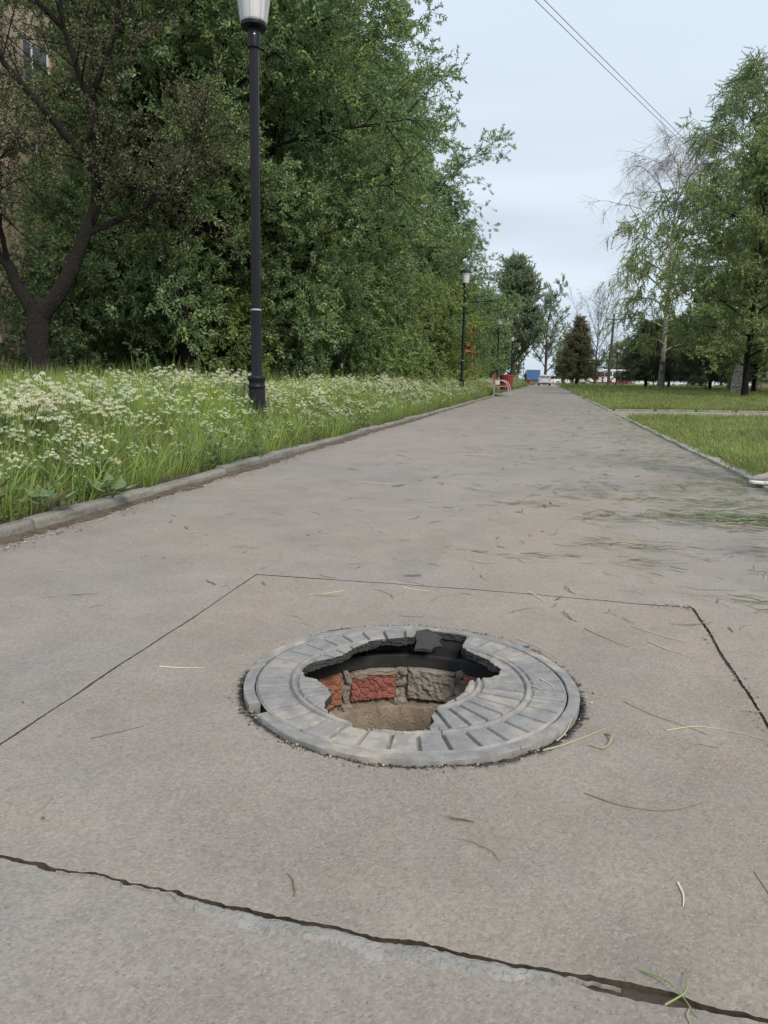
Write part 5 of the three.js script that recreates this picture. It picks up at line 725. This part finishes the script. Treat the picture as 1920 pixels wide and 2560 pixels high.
// white post and red ribbon
{ const T = thing('white_post', 'slim white post in front of the white bus', 'post', [6.9, 0, -120]); mesh('post', tube([V(0, 0, 0), V(0, 3.6, 0)], [0.09, 0.08], 10), M.white, T); mesh('cap', new THREE.SphereGeometry(0.1, 12, 8).translate(0, 3.62, 0), M.white, T);
  const rib = thing('red_ribbon', 'torn red ribbon hanging in the branches by the second lamp', 'ribbon', [-2.95, 0.62, -29.8]); const rm = std({ color: new THREE.Color().setRGB(0.5, 0.06, 0.04), roughness: 0.8, side: THREE.DoubleSide });
  const strip = (y0, y1, w, ph) => { const pos = [], idx = [], n = 14; for (let i = 0; i <= n; i++) { const t = i / n, y = lerp(y0, y1, t), x = 0.10 * Math.sin(t * 5 + ph), z = 0.06 * Math.cos(t * 6 + ph), ww = w * (0.35 + Math.abs(Math.sin(t * 3.1 + 0.3 + ph))); pos.push(x - ww / 2, y, z, x + ww / 2, y + 0.02 * Math.sin(i * 2), z + 0.04 * Math.sin(i)); } for (let i = 0; i < n; i++) { const a = i * 2; idx.push(a, a + 1, a + 2, a + 1, a + 3, a + 2); } return bufGeo(pos, idx); };
  mesh('ribbon_strip', strip(1.95, 1.75, 0.07, 0.2), rm, rib); mesh('ribbon_strip', strip(1.45, 1.30, 0.09, 1.4), rm, rib); mesh('ribbon_strip', strip(1.18, 1.02, 0.17, 2.2), rm, rib); mesh('cord', tube([V(0, 2.3, 0), V(0.05, 1.6, 0), V(0.1, 1.0, 0), V(0.08, -0.55, 0)], [0.004, 0.004, 0.004, 0.004], 5), rm, rib); }
// apartment block --------------------------------------------------------
{
  const X = -16, T = thing('apartment_block', 'beige panel apartment block behind the trees at left', 'building', [X, 0, 0]);
  const tileMap = tex(256, (i, j) => { const e = (i % 32 < 2 || j % 32 < 2) ? 0.80 : 1, v = e * (0.86 + 0.2 * hash(i >> 5, j >> 5, 971) + 0.25 * (fbm(i / 50, j / 50, 4, 5, 973) - 0.5)); return [S2(v), S2(v * 0.95), S2(v * 0.88)]; }, true, 2.6);
  const tiles = [std({ color: new THREE.Color().setRGB(0.43, 0.37, 0.31), map: tileMap, roughness: 0.85 }), std({ color: new THREE.Color().setRGB(0.39, 0.335, 0.285), map: tileMap, roughness: 0.85 })], seam = std({ color: new THREE.Color().setRGB(0.50, 0.44, 0.33), map: concMap, roughness: 0.95 }), wf = std({ color: new THREE.Color().setRGB(0.72, 0.72, 0.72), roughness: 0.5 }), bf = std({ color: new THREE.Color().setRGB(0.05, 0.20, 0.42), roughness: 0.6 }), glass = new THREE.MeshPhysicalMaterial({ color: new THREE.Color().setRGB(0.04, 0.045, 0.05), roughness: 0.05 }), iron = M.plastic;
  mesh('core_wall', box(11, 15.2, 33, -5.62, 7.6, -26), seam, T); mesh('roof_slab', box(11.8, 0.3, 33.8, -5.6, 15.36, -26), M.curb, T);
  const bays = [-11.7, -14.9, -18.1, -21.3, -24.5, -27.7, -30.9, -34.1, -37.3, -40.5];
  const panel = (z0, z1, y0, y1, op, m) => { // opening op = [zc, w, ya, yb]
    const s = new THREE.Shape([[z0 - 0.03, y0 + 0.03], [z1 + 0.03, y0 + 0.03], [z1 + 0.03, y1 - 0.03], [z0 - 0.03, y1 - 0.03]].map(p => new THREE.Vector2(-p[0], p[1])));
    if (op) { const [zc, w, a, b] = op, h = new THREE.Path([[-zc - w / 2, a], [-zc - w / 2, b], [-zc + w / 2, b], [-zc + w / 2, a]].map(p => new THREE.Vector2(...p))); s.holes.push(h); }
    const g = new THREE.ExtrudeGeometry(s, { depth: 0.12, bevelEnabled: true, bevelSize: 0.012, bevelThickness: 0.012, bevelSegments: 1 }); g.rotateY(Math.PI / 2); mesh('wall_panel', g, m, T).position.x = -0.12;
  };
  const win = (zc, w, a, b, fm) => { const W = mesh('window', merge([box(0.06, b - a, 0.07, 0, (a + b) / 2, zc - w / 2 + 0.035), box(0.06, b - a, 0.07, 0, (a + b) / 2, zc + w / 2 - 0.035), box(0.06, 0.07, w - 0.14, 0, a + 0.035, zc), box(0.06, 0.07, w - 0.14, 0, b - 0.035, zc), box(0.05, b - a - 0.14, 0.06, 0, (a + b) / 2, zc + w * 0.12)]), fm, T); W.position.x = -0.06; mesh('pane', box(0.01, b - a - 0.13, w - 0.13, 0, (a + b) / 2, zc), glass, W); mesh('sill', box(0.2, 0.04, w + 0.1, 0.13, a - 0.03, zc), fm === bf ? bf : wf, W); return W; };
  for (let i = 0; i < bays.length - 1; i++) for (let f = 0; f < 5; f++) {
    const z0 = bays[i], z1 = bays[i + 1], zc = (z0 + z1) / 2, stair = i % 4 === 3, y0 = 0.25 + f * 2.85, y1 = y0 + 2.85, yb = stair ? (f === 0 ? 0 : y0 + 0.3) : y0 + 1.25, op = stair && f === 0 ? null : [zc + (stair ? 0.15 : 0), stair ? 1.3 : 1.4, yb, yb + (stair ? 1.45 : 1.3)];
    panel(z0, z1, y0, y1, op, tiles[(i + f) % 2]); if (op) { const W = win(...op, f === 1 && i >= 3 ? bf : wf); if (f === 0) for (let k = 0; k < 9; k++) mesh('grille_bar', rod([0.12, yb + 0.02, op[0] - 0.62 + k * 0.155], [0.12, yb + 1.28, op[0] - 0.62 + k * 0.155], 0.009, 5), iron, W); }
  }
  for (const [zc, y] of [[-26.1, 3.1], [-29.3, 3.1], [-26.1, 8.8]]) { const B = mesh('balcony', box(1.0, 0.14, 2.8, 0.62, y, zc), M.curb, T); mesh('balcony_panel', box(0.05, 0.95, 2.8, 1.1, y + 0.55, zc), bf, B); for (const s of [-1, 1]) mesh('balcony_side', box(0.98, 0.95, 0.05, 0.6, y + 0.55, zc + s * 1.38), bf, B); }
}
{ // low pinkish wall beyond the trees on the right
  const w = mesh('boundary_wall', box(30, 1.7, 0.3, 0, 0.85, 0, 0.03), std({ color: new THREE.Color().setRGB(0.42, 0.33, 0.29), map: concMap, roughness: 0.95 })); w.position.set(38, 0, -96); w.rotation.y = -0.5; tag(w, 'low pinkish wall behind the trees at the far right', 'wall');
}
// grass clippings and litter ------------------------------------------------
{
  const clip = (seed, L, w, curve) => { const s = new Soup(), r = mulberry(seed); let pl, pr; const n = 7; for (let i = 0; i <= n; i++) { const t = i / n - 0.5, a = curve * t, x = L * t, z = curve * L * (t * t - 0.25) * 0.6 + 0.02 * L * Math.sin(i * 1.7 + seed), y = 0.0025 + 0.06 * L * Math.max(0, Math.sin(t * 5 + seed)) * r() * 0.6, ww = w * (1 - Math.pow(Math.abs(t) * 1.9, 3) * 0.6) / 2, A = V(x, y + ww * 0.5, z + ww), B = V(x, y, z - ww); if (i) { s.tri(pl, pr, B, [1, 1, 1]); s.tri(pl, B, A, [1, 1, 1]); } pl = A; pr = B; } return s.geo(); };
  const G = [clip(1, 0.12, 0.0052, 0.5), clip(2, 0.09, 0.006, -0.8), clip(3, 0.16, 0.0046, 0.9), clip(4, 0.07, 0.0085, 0.2)], Ls = [[], [], [], []], r = mulberry(981);
  const green = () => { const v = 0.7 + 0.6 * r(); return [0.13 * v, 0.17 * v, 0.07 * v]; }, straw = () => { const v = 0.7 + 0.5 * r(); return [0.42 * v, 0.38 * v, 0.24 * v]; };
  const put = (x, z, lift, gr, sc = 1, az = r() * 6.28) => { if (Math.hypot(x - MC[0], z - MC[1]) < 0.36) return; const on = x > PX0 && x < PX1 && z > PZ0 && z < PZ1; Ls[Math.floor(r() * 4)].push([V(x, slabY(x, z, on) + 0.001 + lift, z), V((r() - 0.5) * 0.12, 1, (r() - 0.5) * 0.12).normalize(), az, sc * (0.6 + 0.7 * r()), r() < gr ? green() : straw()]); };
  for (let k = 0; k < 1500; k++) { const z = -2.2 - Math.pow(r(), 1.25) * 24; put(lerp(-1.9, 1.45, Math.pow(r(), 0.5)), z, 0, 0.7, z < -4 ? 0.9 + 0.7 * r() : 0.5 + 0.4 * r()); }
  for (let k = 0; k < 90; k++) put(lerp(-1.8, 1.2, r()), lerp(-0.7, -4.5, r()), 0, 0.45, 0.5);
  // swathes thrown out by the mower
  for (const [cx, cz, sx, sz, n] of [[1.2, -4.05, 0.32, 0.13, 1000], [1.0, -4.6, 0.5, 0.12, 230], [1.3, -3.3, 0.22, 0.09, 330], [1.25, -2.85, 0.2, 0.06, 170], [1.05, -2.62, 0.12, 0.04, 110], [1.05, -2.45, 0.2, 0.05, 70], [1.3, -5.6, 0.25, 0.3, 260], [0.9, -5.1, 0.4, 0.2, 120], [1.1, -7.2, 0.3, 0.5, 260], [1.2, -10, 0.3, 1.0, 280], [1.25, -13.5, 0.3, 1.4, 260], [0.45, -3.25, 0.14, 0.06, 40], [0.42, -2.95, 0.06, 0.06, 14], [0.35, -3.9, 0.10, 0.08, 26], [-0.05, -4.25, 0.10, 0.06, 18], [0.15, -5.0, 0.14, 0.10, 26], [-0.02, -2.95, 0.08, 0.05, 12], [1.3, -20, 0.25, 3, 160]])
    for (let k = 0; k < n; k++) { const a = r() * 6.28, d = Math.sqrt(-2 * Math.log(r() + 1e-6)); put(clamp(cx + Math.cos(a) * d * sx, -1.6, 1.46), cz + Math.sin(a) * d * sz, 0.024 * r() * r(), 0.78, 0.95, (r() - 0.5) * 1.3 + (r() < 0.5 ? Math.PI : 0)); }
  const grp = new THREE.Group(); grp.name = 'grass_clippings'; scene.add(grp); tag(grp, 'cut grass scattered over the asphalt path', 'clippings', null, 'stuff'); Ls.forEach((l, i) => instanced('grass_clippings_strewn', G[i], M.grass, l, grp, 'stuff'));
  // single stalks that can be told apart
  const stalk = (label, pts, w, c) => { w *= 0.6;  const cv = new THREE.CatmullRomCurve3(pts.map(([x, z, y = 0]) => { const rr = Math.hypot(x - MC[0], z - MC[1]), on = x > PX0 && x < PX1 && z > PZ0 && z < PZ1; return V(x, (rr < 0.37 ? 0.019 : slabY(x, z, on)) + w + y, z); })).getPoints(14); const o = mesh('grass_stalk', tube(cv, cv.map((_, i) => w * (1 - 0.55 * i / 14)), 5), std({ color: new THREE.Color().setRGB(...c), roughness: 0.8 })); tag(o, label, 'grass stalk', 'cut stalks round the manhole'); return o; };
  const W = [[0.56, 0.53, 0.38], [0.20, 0.24, 0.11], [0.46, 0.42, 0.27]];
  stalk('thick pale stalk at the right edge near the front joint', [[0.455, -1.22], [0.425, -1.17], [0.40, -1.12], [0.395, -1.06]], 0.0042, W[0]);
  stalk('dark thin stalk left of the pale one at right', [[0.325, -1.06], [0.335, -1.0], [0.345, -0.96]], 0.0018, W[1]); stalk('short pale chip of stem in front of the dark stalk', [[0.215, -1.01], [0.218, -0.985], [0.214, -0.96]], 0.0028, W[0]);
  stalk('long curved green stalk in front of the manhole, right side', [[0.10, -1.22], [0.16, -1.195], [0.23, -1.20], [0.29, -1.24]], 0.002, [0.16, 0.17, 0.10]); stalk('pale stalk lying left of the manhole', [[-0.85, -1.545], [-0.80, -1.55], [-0.745, -1.565]], 0.0026, W[0]);
  stalk('dark thin stalk far left of the manhole', [[-0.80, -1.19], [-0.765, -1.225], [-0.73, -1.26]], 0.0015, [0.12, 0.10, 0.07]); stalk('green stalk lying across the front rim of the cover', [[0.03, -1.335, 0.004], [0.07, -1.375, 0.002], [0.115, -1.43], [0.155, -1.48]], 0.0026, [0.34, 0.38, 0.20]); stalk('short stalk crossing the one on the front rim', [[0.055, -1.385, 0.004], [0.072, -1.42, 0.006], [0.085, -1.46]], 0.002, W[2]);
  stalk('forked straw stalk right of the manhole', [[0.30, -2.03], [0.335, -1.985], [0.375, -1.955]], 0.003, W[2]); stalk('long green straw above the forked one', [[0.27, -2.16], [0.33, -2.10], [0.41, -2.05]], 0.0026, W[2]); stalk('thin green stalk near the right joint', [[0.14, -2.10], [0.19, -2.03], [0.245, -1.97]], 0.0022, W[1]); stalk('long bent stalk lying right of the manhole', [[0.27, -1.50], [0.33, -1.53], [0.40, -1.525], [0.47, -1.495]], 0.0022, W[2]); stalk('bent stalk under the long bent one', [[0.29, -1.43], [0.32, -1.455], [0.355, -1.45], [0.37, -1.47]], 0.0018, W[1]);
  stalk('thin stalk with a kink right of the cover', [[0.20, -1.62], [0.25, -1.57], [0.31, -1.53], [0.345, -1.50]], 0.0017, W[1]); stalk('straw across the back joint', [[-0.02, -2.42, 0.004], [0.01, -2.37, 0.004], [0.03, -2.33]], 0.0028, W[0]); stalk('pale stalk behind the cover at the back joint', [[-0.42, -2.36], [-0.37, -2.345], [-0.33, -2.34]], 0.0028, W[0]); stalk('straw pair left of the back joint', [[-0.60, -2.28], [-0.66, -2.23], [-0.70, -2.21]], 0.0024, W[2]);
  stalk('small withered root lying right of the cover', [[0.15, -1.45], [0.16, -1.43, 0.006], [0.155, -1.41, 0.002], [0.14, -1.385], [0.115, -1.39]], 0.0045, [0.30, 0.25, 0.15]); stalk('stalk lying across the right joint', [[0.44, -1.63, 0.004], [0.50, -1.62, 0.006], [0.57, -1.60]], 0.0024, [0.26, 0.29, 0.14]); stalk('pair of crossed green stems in the front joint', [[0.145, -0.83, 0.002], [0.175, -0.81, 0.008], [0.20, -0.775]], 0.002, [0.20, 0.26, 0.10]); stalk('stem crossing in the front joint', [[0.165, -0.78, 0.004], [0.19, -0.80, 0.01], [0.195, -0.84]], 0.0022, [0.24, 0.28, 0.12]);
  stalk('straw lying on the right of the cover', [[0.02, -1.66], [0.045, -1.63], [0.055, -1.60]], 0.002, W[0]); stalk('small straw beside it on the cover', [[0.0, -1.615], [0.02, -1.60], [0.035, -1.575]], 0.0018, W[2]); stalk('straw in the seam at the back right of the cover', [[-0.04, -1.93, 0.004], [0.02, -1.88, 0.004], [0.07, -1.815, 0.002]], 0.002, W[2]);
  // crumbs, chips and dry leaf bits: along the curb, in the chipped rim, on the joints
  const ch = new Soup(), rc = mulberry(985); { const pts = []; for (let k = 0; k < 6; k++) { const a = k / 6 * 6.283; pts.push(V(Math.cos(a) * (0.7 + 0.4 * rc()), 0.25 * rc(), Math.sin(a) * (0.4 + 0.3 * rc()))); } for (let k = 0; k < 6; k++) ch.tri(V(0, 0.3, 0), pts[k], pts[(k + 1) % 6], [1, 1, 1]); }
  const cg = ch.geo(), list = [], cc = () => { const t = r(); return t < 0.5 ? [0.10, 0.075, 0.055] : t < 0.68 ? [0.05, 0.042, 0.036] : t < 0.88 ? [0.36, 0.31, 0.23] : t < 0.94 ? [0.34, 0.12, 0.07] : [0.62, 0.60, 0.54]; };
  const cput = (x, y, z, s) => list.push([V(x, y, z), V((r() - 0.5) * 0.5, 1, (r() - 0.5) * 0.5).normalize(), r() * 6.28, V(s, s * 0.8, s * (0.4 + 0.6 * r())), cc()]);
  for (let k = 0; k < 4200; k++) { const z = -1.6 - Math.pow(r(), 1.8) * 16, d = Math.abs(r() + r() + r() - 1.5) * 0.13, x = CL + 0.005 + d; cput(x, slabY(x, z, false) + 0.004, z, 0.004 + 0.016 * r() * r() * r()); }
  for (let k = 0; k < 900; k++) { const z = -1.6 - r() * 9, x = -2.2 - 0.16 * r(); cput(x, vergeY(x, z) + 0.012, z, 0.004 + 0.010 * r() * r()); }
  for (let k = 0; k < 70; k++) { const f = (-46 - 8 * r()) * RAD, R = 0.352 + 0.03 * r(), x = MC[0] + Math.sin(f) * R, z = MC[1] + Math.cos(f) * R; cput(x, -0.008 + 0.012 * r(), z, 0.003 + 0.006 * r()); }
  for (let k = 0; k < 260; k++) { const a = r() * 6.28, R = 0.375 + 0.03 * r() * r(), x = MC[0] + Math.cos(a) * R, z = MC[1] + Math.sin(a) * R; cput(x, slabY(x, z, true) + 0.003, z, 0.0015 + 0.005 * r() * r()); }
  for (let k = 0; k < 240; k++) { const z = lerp(PZ0, PZ1, r()), x = PX1 + 0.03 * (r() + r() - 1); cput(x, slabY(x, z, false) + 0.002, z, 0.0015 + 0.005 * r() * r()); }
  for (let k = 0; k < 140; k++) { const x = PX1 - 0.16 * r() * r(), z = PZ0 + 0.05 * r() * r(); cput(x, slabY(x, z, true) + 0.003, z, 0.002 + 0.005 * r() * r()); }
  for (let k = 0; k < 260; k++) { const x = lerp(-1.95, 1.4, r()), z = lerp(-0.6, -7, r()); if (Math.hypot(x - MC[0], z - MC[1]) < 0.4) continue; cput(x, slabY(x, z, false) + 0.003, z, 0.0015 + 0.004 * r() * r()); }
  const lit = instanced('leaf_litter', cg, std({ color: 0xffffff, roughness: 0.95, side: THREE.DoubleSide }), list, null, 'stuff'); tag(lit, 'dry leaf bits and grit along the curb and joints', 'litter', null, 'stuff');
}
{ // dark strip of earth washed against the left curb
  const pos = [], uv = [], idx = [], n = 900, m = 5; for (let i = 0; i <= n; i++) { const z = lerp(0.5, -34, i / n), w = 0.065 + 0.05 * nz(z * 1.3, 2, 751, 3) + 0.045 * nz(z * 11, 4, 753, 4); for (let j = 0; j <= m; j++) { const t = j / m, x = CL - 0.01 + w * t; pos.push(x, slabY(x, z, false) + 0.014 * (1 - t) * (1 - t) + 0.003 - 0.005 * (t > 0.99 ? 1 : 0) + 0.003 * nz(x * 60, z * 60, 755, 2), z); uv.push(x * 2, z * 2); } }
  for (let i = 0; i < n; i++) for (let j = 0; j < m; j++) { const a = i * (m + 1) + j; idx.push(a, a + 1, a + m + 1, a + 1, a + m + 2, a + m + 1); }
  tag(mesh('gutter_dirt', bufGeo(pos, idx, uv), std({ color: new THREE.Color().setRGB(0.12, 0.104, 0.088), map: soilMap, bumpMap: soilBump, bumpScale: 0.012, roughness: 1 })), 'dark dirt washed against the left curb', 'dirt', null, 'stuff');
}
console.log('objects done');
renderer.render(scene, camera);
